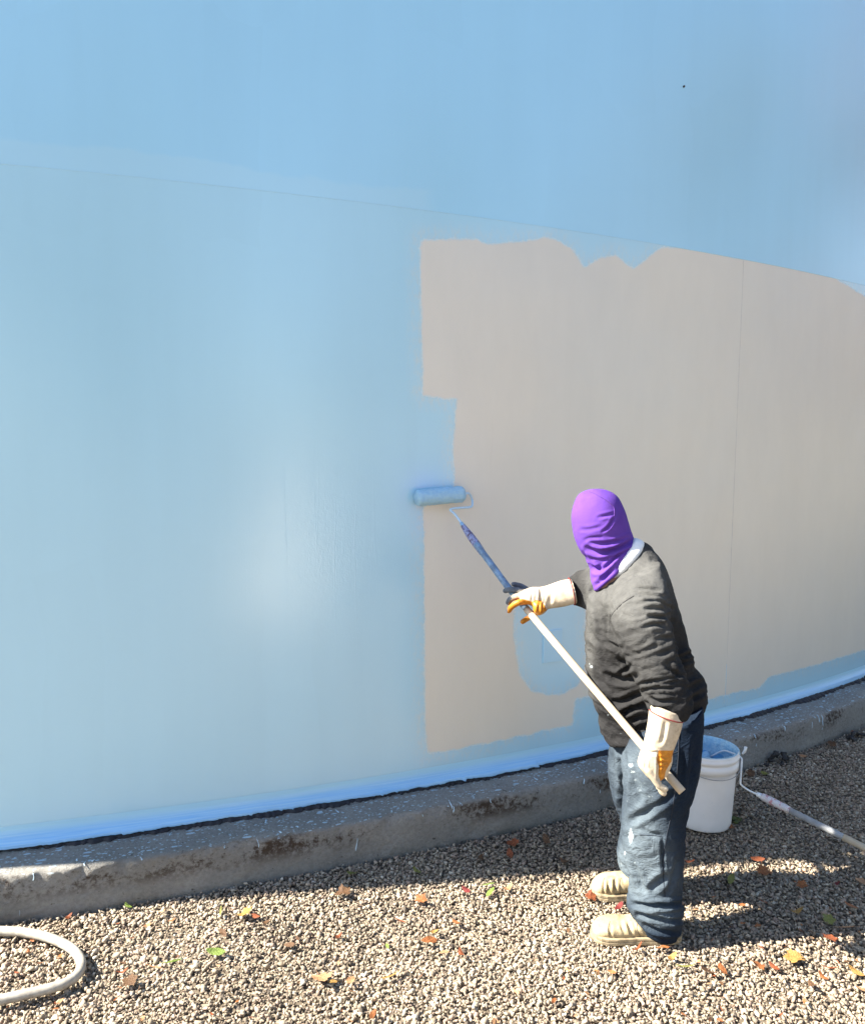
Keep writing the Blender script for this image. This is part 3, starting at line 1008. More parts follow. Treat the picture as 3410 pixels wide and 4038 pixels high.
crease(shirt, [([A4(*p) for p in pts], a, w) for pts, a, w in [
    ([(290, 745), (380, 790), (480, 850)], 0.016, 9), ([(440, 960), (520, 1000), (590, 1050)], 0.012, 8), ([(300, 1165), (450, 1215), (560, 1215), (670, 1180)], 0.024, 13), ([(600, 1060), (520, 1110), (450, 1160)], 0.016, 9),
    ([(780, 1380), (640, 1430), (480, 1500), (340, 1500)], 0.020, 12), ([(820, 1500), (640, 1560), (520, 1620), (450, 1680)], 0.020, 11), ([(820, 1690), (680, 1700), (560, 1740)], 0.014, 9), ([(760, 1830), (690, 1850), (640, 1900)], 0.012, 9),
    ([(70, 560), (140, 710), (260, 790)], 0.009, 9), ([(200, 220), (270, 430), (340, 580), (430, 720)], 0.010, 10), ([(120, 60), (160, 330), (230, 600)], 0.007, 9), ([(80, 760), (120, 950), (190, 1120), (290, 1330)], 0.011, 12), ([(290, 40), (300, 260), (330, 470)], 0.006, 9),
    ([(1020, 350), (920, 320), (790, 320)], 0.012, 8), ([(1040, 270), (930, 220), (780, 215)], 0.010, 7), ([(1060, 420), (940, 430), (830, 420)], 0.012, 8), ([(1040, 560), (920, 520), (760, 550)], 0.008, 8), ([(1070, 690), (1000, 690), (900, 730)], 0.009, 8),
    ([(980, 110), (850, 80), (650, 60)], 0.008, 7), ([(1010, 180), (850, 160), (680, 130)], 0.008, 7), ([(1120, 850), (1040, 880), (960, 900)], 0.008, 9), ([(1210, 1180), (1130, 1110), (1050, 1050)], 0.014, 9),
    ([(1010, 1230), (870, 1240), (720, 1270)], 0.009, 7), ([(1120, 1340), (930, 1330), (740, 1350)], 0.010, 7), ([(1140, 1480), (960, 1500), (860, 1450), (790, 1440)], 0.012, 8), ([(1060, 1600), (930, 1590), (840, 1555)], 0.012, 9), ([(1150, 1420), (1000, 1400), (800, 1400)], 0.008, 6),
    ([(1010, 200), (1110, 440), (1190, 700), (1215, 960), (1230, 1150)], 0.016, 13), ([(1380, 900), (1300, 910), (1230, 960)], 0.012, 8), ([(1390, 960), (1300, 990), (1220, 1010)], 0.010, 7), ([(1540, 1230), (1400, 1300), (1290, 1360)], 0.010, 10), ([(1545, 1380), (1420, 1440), (1350, 1500)], 0.010, 9),
    ([(640, 160), (500, 250), (390, 360), (330, 470), (335, 560)], 0.004, 3.5), ([(640, 160), (780, 180), (900, 190)], 0.003, 3.5)]])
blob_fade(shirt, [(A1(540, 880), 130, 140, 1.0), (A1(700, 860), 110, 120, 0.8), (A1(740, 1050), 110, 180, 0.5), (A1(330, 1300), 25, 330, 0.6), (A1(800, 1500), 70, 170, 0.35)])  # lighter over the shoulder, sleeve and front edge
stain_attr(shirt, [(A4(*p), rx, ry, 1.0) for p, rx, ry in [((95, 1055), 8, 6), ((160, 1105), 3, 5), ((130, 1270), 5, 6), ((275, 1435), 6, 5), ((560, 882), 2.2, 2.2), ((795, 692), 3.2, 3.2), ((175, 620), 2.5, 2.5), ((360, 1470), 2.5, 2.5), ((1130, 1050), 3, 3), ((75, 1020), 3, 6), ((310, 1670), 5, 4), ((480, 1900), 8, 3)]])
MSHIRT = cloth('charcoal_jersey', [(0.3, (0.013, 0.013, 0.0145)), (0.7, (0.026, 0.026, 0.027))], (0.098, 0.099, 0.097), 50, folds=0.34)
obj('sweatshirt', shirt, MSHIRT, painter)

# --- collar of the pale undershirt
col = remesh([loft([S(A1(*l), A1(*r), 3.0, 2.95, b) for l, r, b in [((425, 770), (672, 520), 0.075), ((432, 800), (710, 528), 0.083), ((440, 828), (742, 552), 0.084), ((450, 860), (725, 600), 0.07)]], sub=4)], 0.006, 3)
obj('undershirt_collar', col, plain('white_cotton', (0.80, 0.80, 0.80), 0.9, 0.05, 40, 0.2), painter)

# --- hood
hood_s = [S(A1(*l), A1(*r), 3.03, 2.97, b, 2.1) for l, r, b in [
    ((318, 152), (352, 150), 0.015), ((252, 188), (452, 164), 0.068), ((214, 258), (540, 208), 0.093), ((196, 345), (592, 300), 0.106), ((202, 430), (624, 400), 0.11), ((222, 525), (650, 488), 0.106), ((262, 615), (668, 524), 0.098),
    ((312, 690), (676, 552), 0.093), ((338, 770), (668, 590), 0.098), ((345, 835), (628, 650), 0.10), ((358, 872), (560, 716), 0.092), ((372, 888), (480, 790), 0.06)]]
hood = remesh([loft(hood_s, sub=8)], 0.005, 4)
V = get_v(hood)
N = get_n(hood)
nk = np.clip((at(2400, 2130, 3.06)[2] - V[:, 2]) / 0.05, 0, 1)
w1 = vnoise(np.stack([V[:, 0] * 9, V[:, 1] * 7, V[:, 2] * 30 - V[:, 0] * 22], -1), 41)
w2 = vnoise(np.stack([V[:, 0] * 12, V[:, 1] * 10, V[:, 2] * 14], -1), 42)
set_v(hood, V + N * (nk * 0.007 * (0.5 - 1.5 * np.abs(w1)) + 0.0025 * w2)[:, None])
def A6(x, y):
    return (2230 + 0.22676 * x, 1900 + 0.22676 * y)
crease(hood, [([A6(*p) for p in pts], a, w) for pts, a, w in [
    ([(380, 1150), (560, 1220), (760, 1190), (1000, 1110), (1190, 1000)], 0.016, 9), ([(450, 1060), (650, 1075), (880, 1040), (1150, 950)], 0.008, 7), ([(430, 1480), (540, 1530), (620, 1480)], 0.016, 10), ([(620, 1560), (760, 1420), (900, 1280), (1100, 1180)], 0.010, 6),
    ([(520, 1800), (650, 1690), (800, 1540)], 0.010, 7), ([(640, 860), (720, 810), (790, 720), (840, 620)], 0.007, 5), ([(300, 1230), (380, 1360), (430, 1480)], 0.007, 6), ([(250, 830), (420, 830), (620, 780)], 0.003, 7), ([(850, 560), (740, 580), (560, 620)], 0.004, 6), ([(330, 1010), (420, 980), (640, 960)], 0.003, 6)]])
MHOOD = Mat('purple_knit')
_v = MHOOD.coord('Object')
_c = MHOOD.mix(MHOOD.ramp(MHOOD.noise(_v, 9, 4), [(0.3, 0.0), (0.7, 1.0)]), (0.095, 0.040, 0.27), (0.13, 0.054, 0.345))
MHOOD.set(color=_c, rough=0.85, normal=MHOOD.bump(MHOOD.math('ADD', MHOOD.noise(_v, 26, 4, 0.6, 0.5), MHOOD.math('MULTIPLY', MHOOD.noise(_v, 500, 2), 0.15)), 0.22, 0.01), spec=0.15)
ho = obj('hood', hood, MHOOD.m, painter)
# stitched crown seam lying on the knit
from mathutils.bvhtree import BVHTree
def drape(me, pts, lift, sub=6):
    """points of a seam dropped on to a garment along the sight line, lifted off it"""
    bv = BVHTree.FromPolygons([tuple(v) for v in get_v(me)], [tuple(p.vertices) for p in me.polygons])
    out = []
    for x, y in catmull(np.array(pts, float), sub):
        d = Vector(ray(x, y)).normalized()
        h = bv.ray_cast(Vector(CAM0), d)
        if h[0] is not None:
            out.append(np.array(h[0] + h[1].normalized() * lift))
    return out
sp = drape(hood, [A6(*p) for p in [(410, 170), (500, 205), (600, 260), (700, 320), (790, 395), (835, 450), (845, 520), (840, 600)]], 0.001)
MSEAM = plain('dark_purple_thread', (0.09, 0.03, 0.22), 0.9, 0.3, 300)
obj('crown_seam', new_mesh('crown_seam', *tube(sp, 0.0016, 6)), MSEAM, ho)
sp = drape(shirt, [A4(*p) for p in [(640, 160), (500, 250), (390, 360), (340, 450), (330, 540)]], 0.0004)
sho = [o for o in painter.children if o.name.startswith('sweatshirt')][0]
obj('shoulder_seam', new_mesh('shoulder_seam', *tube(sp, 0.0014, 6)), plain('black_thread', (0.02, 0.02, 0.022), 0.9, 0.2, 300), sho)

# --- jeans
near_s = [S(A2(*l), A2(*r), Y + 0.02, Y - 0.02, b, e) for l, r, Y, b, e in [
    ((520, 300), (1070, 120), 2.905, 0.17, 2.2), ((490, 470), (1086, 330), 2.875, 0.16, 2.2), ((482, 640), (1070, 560), 2.850, 0.142, 2.1), ((492, 800), (1032, 760), 2.830, 0.126, 2.1), ((486, 950), (988, 935), 2.815, 0.105, 2.0),
    ((482, 1100), (956, 1100), 2.80, 0.095, 2.0), ((492, 1250), (946, 1260), 2.795, 0.088, 2.0), ((530, 1420), (938, 1430), 2.79, 0.080, 2.0), ((528, 1540), (928, 1550), 2.79, 0.080, 2.0), ((514, 1625), (930, 1640), 2.79, 0.080, 2.1), ((546, 1715), (936, 1735), 2.79, 0.080, 2.1), ((580, 1790), (918, 1840), 2.79, 0.072, 2.1), ((640, 1835), (900, 1885), 2.79, 0.066, 2.1)]]
far_s = [S(A2(*l), A2(*r), Y, Y, b, 2.1) for l, r, Y, b in [
    ((520, 250), (950, 200), 2.955, 0.13), ((400, 440), (900, 400), 2.985, 0.125), ((374, 610), (840, 600), 3.025, 0.14), ((386, 750), (780, 750), 3.040, 0.128), ((424, 890), (740, 890), 3.050, 0.115), ((468, 1000), (740, 1000), 3.055, 0.108), ((474, 1110), (740, 1110), 3.060, 0.10), ((456, 1220), (720, 1220), 3.065, 0.098), ((446, 1290), (700, 1295), 3.065, 0.095), ((462, 1385), (690, 1400), 3.070, 0.085)]]
jeans = remesh([loft(near_s), loft(far_s)], 0.006, 4)
V = get_v(jeans)
N = get_n(jeans)
low = np.clip((0.32 - V[:, 2]) / 0.25, 0, 1)
w1 = vnoise(np.stack([V[:, 0] * 5, V[:, 1] * 5, V[:, 2] * 26 + V[:, 0] * 8], -1), 51)
w2 = vnoise(np.stack([V[:, 0] * 13 + V[:, 2] * 3, V[:, 1] * 8, V[:, 2] * 4], -1), 52)
set_v(jeans, V + N * (low * 0.009 * (0.5 - 1.4 * np.abs(w1)) + (1 - low) * 0.007 * (0.4 - 1.3 * np.abs(w2)) + 0.0035 * (0.5 - 1.7 * np.abs(vnoise(np.stack([V[:, 0] * 20 + V[:, 2] * 16, V[:, 1] * 16, V[:, 2] * 26 - V[:, 0] * 14], -1), 53))))[:, None])
crease(jeans, [([A2(*p) for p in pts], a, w) for pts, a, w in [
    ([(560, 1645), (700, 1655), (820, 1650), (930, 1640)], 0.026, 9), ([(600, 1720), (720, 1745), (830, 1770), (930, 1765)], 0.020, 8), ([(650, 1800), (740, 1840), (880, 1860)], 0.016, 8), ([(480, 460), (500, 640), (495, 800), (478, 960)], 0.020, 12), ([(400, 520), (440, 700), (490, 860)], 0.010, 10),
    ([(780, 1140), (782, 1300), (790, 1420)], 0.010, 6), ([(720, 880), (640, 960), (510, 1040)], 0.012, 14), ([(880, 800), (760, 900), (640, 990)], 0.012, 12), ([(560, 1330), (600, 1440), (650, 1560)], 0.008, 10), ([(830, 1430), (760, 1470), (690, 1540)], 0.014, 14), ([(900, 1300), (860, 1450), (800, 1590)], 0.008, 10),
    ([(950, 500), (930, 700), (900, 900)], 0.007, 12), ([(1030, 420), (1000, 640), (960, 860)], 0.007, 12), ([(620, 1080), (700, 1120), (780, 1130)], 0.006, 9), ([(560, 640), (600, 760), (620, 880)], 0.006, 12)]])
blob_fade(jeans, [(A2(620, 900), 75, 200, 0.7), (A2(640, 1250), 90, 120, 0.9), (A2(640, 1500), 80, 100, 0.9), (A2(740, 1740), 90, 45, 0.8), (A2(470, 1330), 30, 40, 0.9), (A2(580, 560), 60, 70, 0.55), (A2(860, 1450), 40, 90, 0.35), (A2(430, 620), 40, 130, 0.45)])
stain_attr(jeans, [(A2(*p), rx, ry, a) for p, rx, ry, a in [((545, 605), 14, 10, 0.95), ((560, 655), 16, 6, 0.95), ((580, 720), 14, 18, 0.6), ((600, 790), 26, 40, 0.5), ((545, 1140), 12, 34, 1.1), ((500, 1265), 5, 12, 1.0), ((575, 1335), 3, 5, 1.0), ((625, 1270), 3, 3, 1.0), ((690, 840), 16, 8, 0.6), ((520, 870), 3, 4, 1.0), ((650, 740), 14, 5, 0.7), ((470, 1340), 12, 20, 0.55), ((680, 1690), 26, 6, 0.5), ((820, 1790), 22, 10, 0.5)]])
MJEAN = cloth('worn_indigo_denim', [(0.3, (0.005, 0.010, 0.022)), (0.7, (0.011, 0.021, 0.038))], (0.115, 0.146, 0.172), 60, 600)
jo = obj('jeans', jeans, MJEAN, painter)

MTHR = plain('faded_seam_thread', (0.16, 0.15, 0.12), 0.9, 0.2, 300)
MDKD = plain('dark_denim_seam', (0.008, 0.014, 0.026), 0.9, 0.3, 200)
for pts, r_, mm in [([(905, 300), (900, 520), (880, 760), (850, 960), (815, 1120), (790, 1300), (790, 1450), (800, 1590)], 0.0017, MDKD), ([(780, 1140), (700, 1130), (610, 1125)], 0.0013, MDKD), ([(640, 430), (720, 500), (830, 520), (900, 500)], 0.0013, MDKD)]:
    sp = drape(jeans, [A2(*q) for q in pts], 0.0006, 8)
    if len(sp) > 3:
        obj('seam', new_mesh('seam', *tube(sp, r_, 6)), mm, jo)
# --- boots
MBOOT = Mat('dusty_cream_leather')
_v = MBOOT.coord('Object')
_d = MBOOT.noise(_v, 18, 5, 0.7)
_g = MBOOT.smooth(MBOOT.noise(_v, 9, 5, 0.75), 0.5, 0.68)
MBOOT.set(color=MBOOT.mix(MBOOT.math('MULTIPLY', _g, 0.55), MBOOT.mix(MBOOT.ramp(_d, [(0.35, 0.0), (0.7, 1.0)]), (0.28, 0.215, 0.12), (0.48, 0.395, 0.245)), (0.12, 0.088, 0.052)), rough=0.75, normal=MBOOT.bump(MBOOT.math('ADD', MBOOT.noise(_v, 40, 4), MBOOT.math('MULTIPLY', MBOOT.noise(_v, 260, 3), 0.3)), 0.35, 0.006))
MSOLE = plain('pale_rubber_sole', (0.27, 0.215, 0.135), 0.8, 0.4, 40, 0.3)
def boot(prof, Yc, name, lab=None):
    """prof: (photo x, photo y of the upper's ridge, half width)"""
    secs, soles = [], []
    for x, y, b in prof:
        top_z = at(x, y, Yc)[2]
        X = at(x, y, Yc)[0]
        zc = (top_z + 0.016) / 2
        secs.append(np.concatenate([[X, Yc, zc], [0, 0, (top_z - 0.016) / 2], [b, 2.35]]))
        soles.append((X, b))
    body = loft(secs, 40, 5)
    me = remesh([body], 0.0045, 3)
    V = get_v(me)
    N = get_n(me)
    x0, x1 = secs[-1][0], secs[0][0]
    t = (V[:, 0] - x0) / (x1 - x0)
    w = vnoise(np.stack([V[:, 0] * 38 + 1.4 * vnoise(V * 20, 3), V[:, 1] * 9, V[:, 2] * 9], -1), 61)
    side = np.clip((V[:, 2] - 0.03) / 0.03, 0, 1)
    flex = np.exp(-((t - 0.42) / 0.22)**2)
    set_v(me, V + N * (side * flex * 0.0045 * (0.35 - 1.2 * np.abs(w)) + 0.0022 * fbm(V * 26, 63, 3))[:, None])
    bo = obj(name, me, MBOOT.m, painter)
    if lab:
        bo['label'] = lab
    # welted sole: outline of the boot, 24 mm thick with a slight groove
    P = np.array(soles)
    P = P[np.argsort(P[:, 0])]
    xs = np.linspace(P[0, 0] - 0.006, P[-1, 0] + 0.006, 44)
    hw = np.interp(xs, P[:, 0], P[:, 1]) + 0.007
    k = np.clip(np.minimum(xs - xs[0], xs[-1] - xs) / 0.02, 0, 1)
    hw = hw * np.sqrt(k * (2 - k)) + 0.0008
    rowsv = []
    for dz, s in ((0.004, 0.94), (0.008, 0.99), (0.016, 1.0), (0.019, 0.965), (0.022, 1.0), (0.030, 1.0), (0.033, 0.94)):
        cx = (xs[0] + xs[-1]) / 2
        X = cx + (xs - cx) * (0.985 + 0.015 * s)
        rowsv.append(np.concatenate([np.stack([X, Yc - hw * s, np.full(44, dz)], -1), np.stack([X, Yc + hw * s, np.full(44, dz)], -1)[::-1]]))
    n = 88
    V = np.concatenate(rowsv)
    Fs = grid_faces(len(rowsv), n, True)
    Fs.append(tuple(range(n))[::-1])
    Fs.append(tuple((len(rowsv) - 1) * n + c for c in range(n)))
    obj('sole', new_mesh('sole', V, Fs, False), MSOLE, bo)
    return me
yn = ground(2480, 3736)[1] + 0.055
nb_prof = [(*A2(x, y), b) for x, y, b in [(915, 1880, 0.022), (890, 1850, 0.038), (830, 1790, 0.044), (740, 1735, 0.047), (650, 1725, 0.047), (570, 1745, 0.047), (490, 1752, 0.05), (420, 1752, 0.054), (350, 1760, 0.053), (300, 1782, 0.045), (268, 1812, 0.032), (252, 1842, 0.014)]]
bn = boot(nb_prof, yn, 'boot', None)
yf = ground(2430, 3563)[1] + 0.055
fb_prof = [(*A2(x, y), b) for x, y, b in [(760, 1520, 0.022), (740, 1490, 0.038), (690, 1430, 0.044), (620, 1395, 0.046), (540, 1405, 0.047), (480, 1418, 0.048), (420, 1425, 0.052), (350, 1432, 0.052), (300, 1452, 0.045), (265, 1486, 0.032), (247, 1520, 0.014)]]
bf = boot(fb_prof, yf, 'boot', None)
crease(bn, [([A2(*p) for p in pts], a, w) for pts, a, w in [([(395, 1800), (392, 1860), (400, 1900)], 0.004, 5), ([(470, 1770), (480, 1820), (500, 1860)], 0.006, 6), ([(520, 1770), (535, 1820), (560, 1880)], 0.006, 6), ([(400, 1915), (520, 1935), (700, 1930), (800, 1900)], 0.005, 5), ([(590, 1760), (640, 1830), (720, 1900)], 0.006, 6), ([(760, 1830), (800, 1900), (830, 1940)], 0.004, 5)]])
crease(bf, [([A2(*p) for p in pts], a, w) for pts, a, w in [([(345, 1480), (340, 1530), (348, 1570)], 0.004, 5), ([(380, 1460), (378, 1510), (385, 1560)], 0.006, 6), ([(430, 1440), (425, 1500), (430, 1560)], 0.006, 6), ([(340, 1585), (430, 1592), (520, 1590)], 0.004, 4)]])

MSTI = plain('boot_stitching', (0.13, 0.10, 0.06), 0.9, 0.2, 200)
boots_ = [o for o in painter.children if o.name.startswith('boot')]
for me_, ob_, lines in ((bn, boots_[0], [[(388, 1775), (372, 1840), (388, 1905)], [(600, 1770), (590, 1840), (640, 1915)], [(290, 1880), (420, 1925), (600, 1938), (800, 1925)], [(700, 1870), (760, 1890), (880, 1895)]]), (bf, boots_[1], [[(345, 1452), (332, 1510), (345, 1572)], [(470, 1450), (455, 1520), (470, 1580)], [(262, 1560), (360, 1590), (500, 1594)]])):
    for pts in lines:
        sp = drape(me_, [A2(*q) for q in pts], 0.0004, 8)
        if len(sp) > 3:
            obj('stitching', new_mesh('stitching', *tube(sp, 0.0011, 6)), MSTI, ob_)
# --- gloves
MGLOVE = Mat('canvas_and_orange_rubber')
_v = MGLOVE.coord('Object')
_cr = MGLOVE.mix(MGLOVE.ramp(MGLOVE.noise(_v, 30, 5, 0.7), [(0.3, 0.0), (0.7, 1.0)]), (0.40, 0.33, 0.24), (0.58, 0.50, 0.385))
_gr = MGLOVE.smooth(MGLOVE.noise(_v, 16, 5, 0.75), 0.52, 0.7)
_cr = MGLOVE.mix(MGLOVE.math('MULTIPLY', _gr, 0.5), _cr, (0.22, 0.19, 0.15))
_or = MGLOVE.mix(MGLOVE.ramp(MGLOVE.noise(_v, 40, 4, 0.7), [(0.3, 0.0), (0.7, 1.0)]), (0.36, 0.12, 0.008), (0.56, 0.23, 0.02))
_dk = MGLOVE.mix(MGLOVE.ramp(MGLOVE.noise(_v, 60, 4, 0.7), [(0.3, 0.0), (0.7, 1.0)]), (0.075, 0.09, 0.115), (0.16, 0.18, 0.21))
_e = MGLOVE.math('MULTIPLY', MGLOVE.math('SUBTRACT', MGLOVE.noise(_v, 90, 3), 0.5), 0.5)
_c = MGLOVE.mix(MGLOVE.smooth(MGLOVE.math('ADD', MGLOVE.attr('orange'), _e), 0.4, 0.6), _cr, _or)
_c = MGLOVE.mix(MGLOVE.smooth(MGLOVE.math('ADD', MGLOVE.attr('finger_shade'), _e), 0.4, 0.65), _c, _dk)
MGLOVE.set(color=_c, rough=MGLOVE.mix(MGLOVE.attr('orange'), 0.9, 0.45), normal=MGLOVE.bump(MGLOVE.math('ADD', MGLOVE.noise(_v, 45, 4), MGLOVE.math('MULTIPLY', MGLOVE.noise(_v, 500, 2), 0.2)), 0.3, 0.006), spec=0.35)
def fing(pts, r):
    return tube([at(x, y, Y) for x, y, Y in pts], r, 14, 4, True, True)
def poly_mask(me, poly):
    Q = project(get_v(me))
    return np.clip(0.5 - poly_sdf(Q, np.array(poly, float)) / 12.0, 0, 1)
# far (right) hand, palm over the pole
gr = [loft([S(l, r, Y, Y, b, 2.2) for l, r, Y, b in [((2252, 2284), (2272, 2378), 3.099, 0.048), ((2215, 2290), (2235, 2388), 3.117, 0.049), ((2180, 2302), (2205, 2394), 3.132, 0.046), ((2150, 2312), (2172, 2398), 3.147, 0.044), ((2128, 2316), (2146, 2402), 3.155, 0.045), ((2098, 2316), (2110, 2392), 3.162, 0.048), ((2066, 2326), (2078, 2382), 3.172, 0.05), ((2044, 2336), (2052, 2372), 3.179, 0.046)]], 40, 5),
      loft([S(l, r, Y, Y, b, 2.0) for l, r, Y, b in [((2150, 2370), (2160, 2400), 3.142, 0.03), ((2132, 2368), (2142, 2420), 3.132, 0.034), ((2112, 2368), (2120, 2426), 3.127, 0.032), ((2098, 2376), (2104, 2414), 3.125, 0.02)]], 30, 4),
      fing([(2085, 2330, 3.237), (2055, 2312, 3.247), (2032, 2305, 3.237), (2024, 2304, 3.232)], [0.0125, 0.0118, 0.0105, 0.010]),
      fing([(2070, 2336, 3.202), (2035, 2326, 3.195), (2005, 2326, 3.212), (1992, 2330, 3.227)], [0.0135, 0.0125, 0.0118, 0.011]),
      fing([(2065, 2350, 3.177), (2035, 2352, 3.167), (2012, 2364, 3.187), (2004, 2376, 3.202)], [0.0135, 0.0128, 0.012, 0.0115]),
      fing([(2075, 2372, 3.152), (2045, 2376, 3.139), (2018, 2392, 3.152), (2006, 2408, 3.167)], [0.0135, 0.013, 0.012, 0.0115]),
      fing([(2118, 2408, 3.157), (2098, 2428, 3.177), (2078, 2440, 3.182), (2060, 2452, 3.172)], [0.0145, 0.0128, 0.0112, 0.0105])]
gme = remesh(gr, 0.0032, 2)
crease(gme, [([A3(*p) for p in pts], a, w) for pts, a, w in [([(690, 400), (700, 500), (700, 590)], 0.004, 5), ([(750, 400), (745, 500), (740, 600)], 0.004, 5), ([(820, 380), (815, 480), (820, 600)], 0.004, 5), ([(800, 640), (790, 700), (780, 780)], 0.004, 5), ([(850, 620), (840, 690), (850, 740)], 0.003, 4), ([(960, 500), (950, 580), (940, 640)], 0.004, 8)]])
attr(gme, 'orange', np.maximum(poly_mask(gme, [A3(*p) for p in [(340, 790), (330, 690), (400, 600), (480, 560), (590, 580), (700, 610), (740, 590), (820, 590), (860, 640), (900, 730), (780, 810), (700, 780), (660, 860), (600, 960), (510, 900), (560, 780), (500, 720)]]), 0))
attr(gme, 'finger_shade', np.maximum(poly_mask(gme, [A3(*p) for p in [(280, 380), (420, 310), (700, 350), (690, 400), (600, 440), (520, 440), (440, 500), (400, 520), (290, 520)]]), poly_mask(gme, [A3(*p) for p in [(300, 540), (400, 530), (420, 560), (360, 650), (350, 790), (310, 790)]])))  # dark fingers: the tank's shade painted into the glove colour
go = obj('glove', gme, MGLOVE.m, painter)
MHEM = plain('red_glove_binding', (0.20, 0.03, 0.028), 0.8, 0.2, 80)
def hem_ring(name, sec, parent, r=0.0022):
    C, U, b = sec[:3], sec[3:6], sec[6]
    th = np.linspace(0, 2 * math.pi, 60)
    P = [C + 1.02 * math.cos(t) * U + 1.02 * math.sin(t) * (np.array([0, b, 0]) - U * (U[1] * b / (U @ U)) * 0.8) for t in th]
    obj(name, new_mesh(name, *tube(P, r, 8)), MHEM, parent)
hem_ring('glove_binding', S((2243, 2281), (2264, 2384), 3.104, 3.104, 0.050, 2.2), go)
# near (left) hand on the foot of the pole
YH = 2.612
gl = [loft([S(l, r, YH, YH, b, 2.3) for l, r, b in [((2570, 2770), (2682, 2810), 0.045), ((2562, 2800), (2688, 2842), 0.048), ((2556, 2850), (2680, 2880), 0.047), ((2546, 2905), (2664, 2925), 0.044), ((2533, 2952), (2650, 2965), 0.040), ((2520, 2985), (2641, 2995), 0.039), ((2516, 3018), (2634, 3022), 0.038), ((2540, 3052), (2626, 3046), 0.034), ((2562, 3074), (2618, 3062), 0.026)]], 40, 5)]
for k, (dy, tip, r) in enumerate([(-0.030, (2622, 3112), 0.0118), (-0.010, (2616, 3128), 0.0125), (0.010, (2610, 3124), 0.0125), (0.028, (2596, 3104), 0.0115)]):
    gl.append(fing([(2556, 3040, YH + dy * 0.9), (2578, 3070, YH + dy), (2598, 3098, YH + dy), (*tip, YH + dy)], [r * 1.12, r * 1.05, r, r * 0.9]))
gl.append(fing([(2632, 2972, YH - 0.01), (2634, 3000, YH - 0.016), (2626, 3030, YH - 0.012), (2618, 3056, YH - 0.005)], [0.0165, 0.015, 0.0135, 0.011]))
glm = remesh(gl, 0.0034, 2)
crease(glm, [([A5(*p) for p in pts], a, w) for pts, a, w in [([(540, 760), (620, 770), (690, 765)], 0.004, 5), ([(580, 800), (640, 800), (690, 800)], 0.003, 4), ([(690, 640), (740, 600), (790, 340)], 0.004, 8), ([(690, 790), (690, 900), (690, 1000), (690, 1140)], 0.006, 5), ([(700, 840), (760, 840), (830, 830)], 0.004, 4), ([(700, 900), (760, 910), (820, 900)], 0.004, 4), ([(700, 970), (760, 960), (810, 970)], 0.004, 4), ([(520, 850), (510, 950), (520, 1000)], 0.003, 5)]])
attr(glm, 'orange', poly_mask(glm, [A5(*p) for p in [(690, 740), (900, 740), (870, 900), (800, 1010), (760, 1160), (715, 1170), (690, 1080), (690, 950), (670, 880)]]))
attr(glm, 'finger_shade', np.zeros(len(glm.vertices)))
gl_o = obj('glove', glm, MGLOVE.m, painter)
hem_ring('glove_binding', S((2561, 2800), (2689, 2841), YH, YH, 0.049, 2.3), gl_o)
# --- body under the clothes, one continuous figure
def shrink(secs, k):
    out = []
    for s in secs:
        s = s.copy()
        s[3:6] *= k
        s[6] *= k
        out.append(s)
    return out
bme = remesh([loft(shrink(torso_s, 0.72)), loft(shrink(lsl_s[1:], 0.5)), loft(shrink(rsl_s, 0.6)), loft(shrink(hood_s, 0.8)), loft(shrink(near_s[:-1], 0.62)), loft(shrink(far_s, 0.6)),
              tube([at(2250, 2333, 3.105), at(2150, 2360, 3.145)], 0.022), tube([at(2622, 2790, YH + 0.01), at(2585, 2990, YH)], 0.024), tube([at(2575, 3560, yn), at(2575, 3680, yn)], 0.02), tube([at(2540, 3420, yf), at(2540, 3510, yf)], 0.02)], 0.016, 3)
obj('body', bme, plain('skin', (0.45, 0.27, 0.19), 0.6, 0.1, 30), painter)

# ------------------------------------------------------------------ roller pole in his hands
MWOOD = Mat('pale_wooden_pole')
_v = MWOOD.coord('Object', (1, 1, 1))
_n = MWOOD.noise(_v, 14, 5, 0.6)
MWOOD.set(color=MWOOD.mix(MWOOD.ramp(_n, [(0.3, 0.0), (0.7, 1.0)]), (0.46, 0.37, 0.26), (0.60, 0.51, 0.38)), rough=0.6, normal=MWOOD.bump(_n, 0.2, 0.003))
MPOLEB = Mat('shaded_blue_pole')
_v = MPOLEB.coord('Object')
_n = MPOLEB.noise(_v, 30, 5, 0.7)
MPOLEB.set(color=MPOLEB.mix(MPOLEB.ramp(_n, [(0.4, 0.0), (0.6, 1.0)]), (0.11, 0.17, 0.26), (0.20, 0.32, 0.47)), rough=0.4)  # upper pole coloured dark blue for the tank shade it stands in
MGRIP = Mat('stained_grip')
_v = MGRIP.coord('Object')
_n = MGRIP.noise(_v, 70, 4, 0.7)
MGRIP.set(color=MGRIP.ramp(_n, [(0.36, (0.08, 0.03, 0.06)), (0.47, (0.17, 0.17, 0.30)), (0.56, (0.36, 0.40, 0.62)), (0.66, (0.12, 0.14, 0.26))]), rough=0.5)
MFRAME = plain('paint_coated_wire', (0.50, 0.68, 0.84), 0.35, 0.12, 50)
pole_px = [(2690, 3124, 2.635), (2570, 2985, 2.712), (2400, 2785, 2.848), (2230, 2586, 2.995), (2076, 2402, 3.165), (2002, 2314, 3.255), (1940, 2230, 3.34), (1878, 2146, 3.43)]
pp = catmull([at(*p) for p in pole_px], 8)
roller = empty('paint_roller', tuple(float(x) for x in pp[0]))
tag(roller, 'long wooden pole with blue loaded roller head, held by the painter', 'paint roller')
cut = 4 * 8
obj('pole', new_mesh('pole', *tube(pp[:cut + 1], 0.0145, 20)), MWOOD.m, roller)
endc = obj('pole', new_mesh('pole', *tube(pp[cut:], 0.0143, 20)), MPOLEB.m, roller)
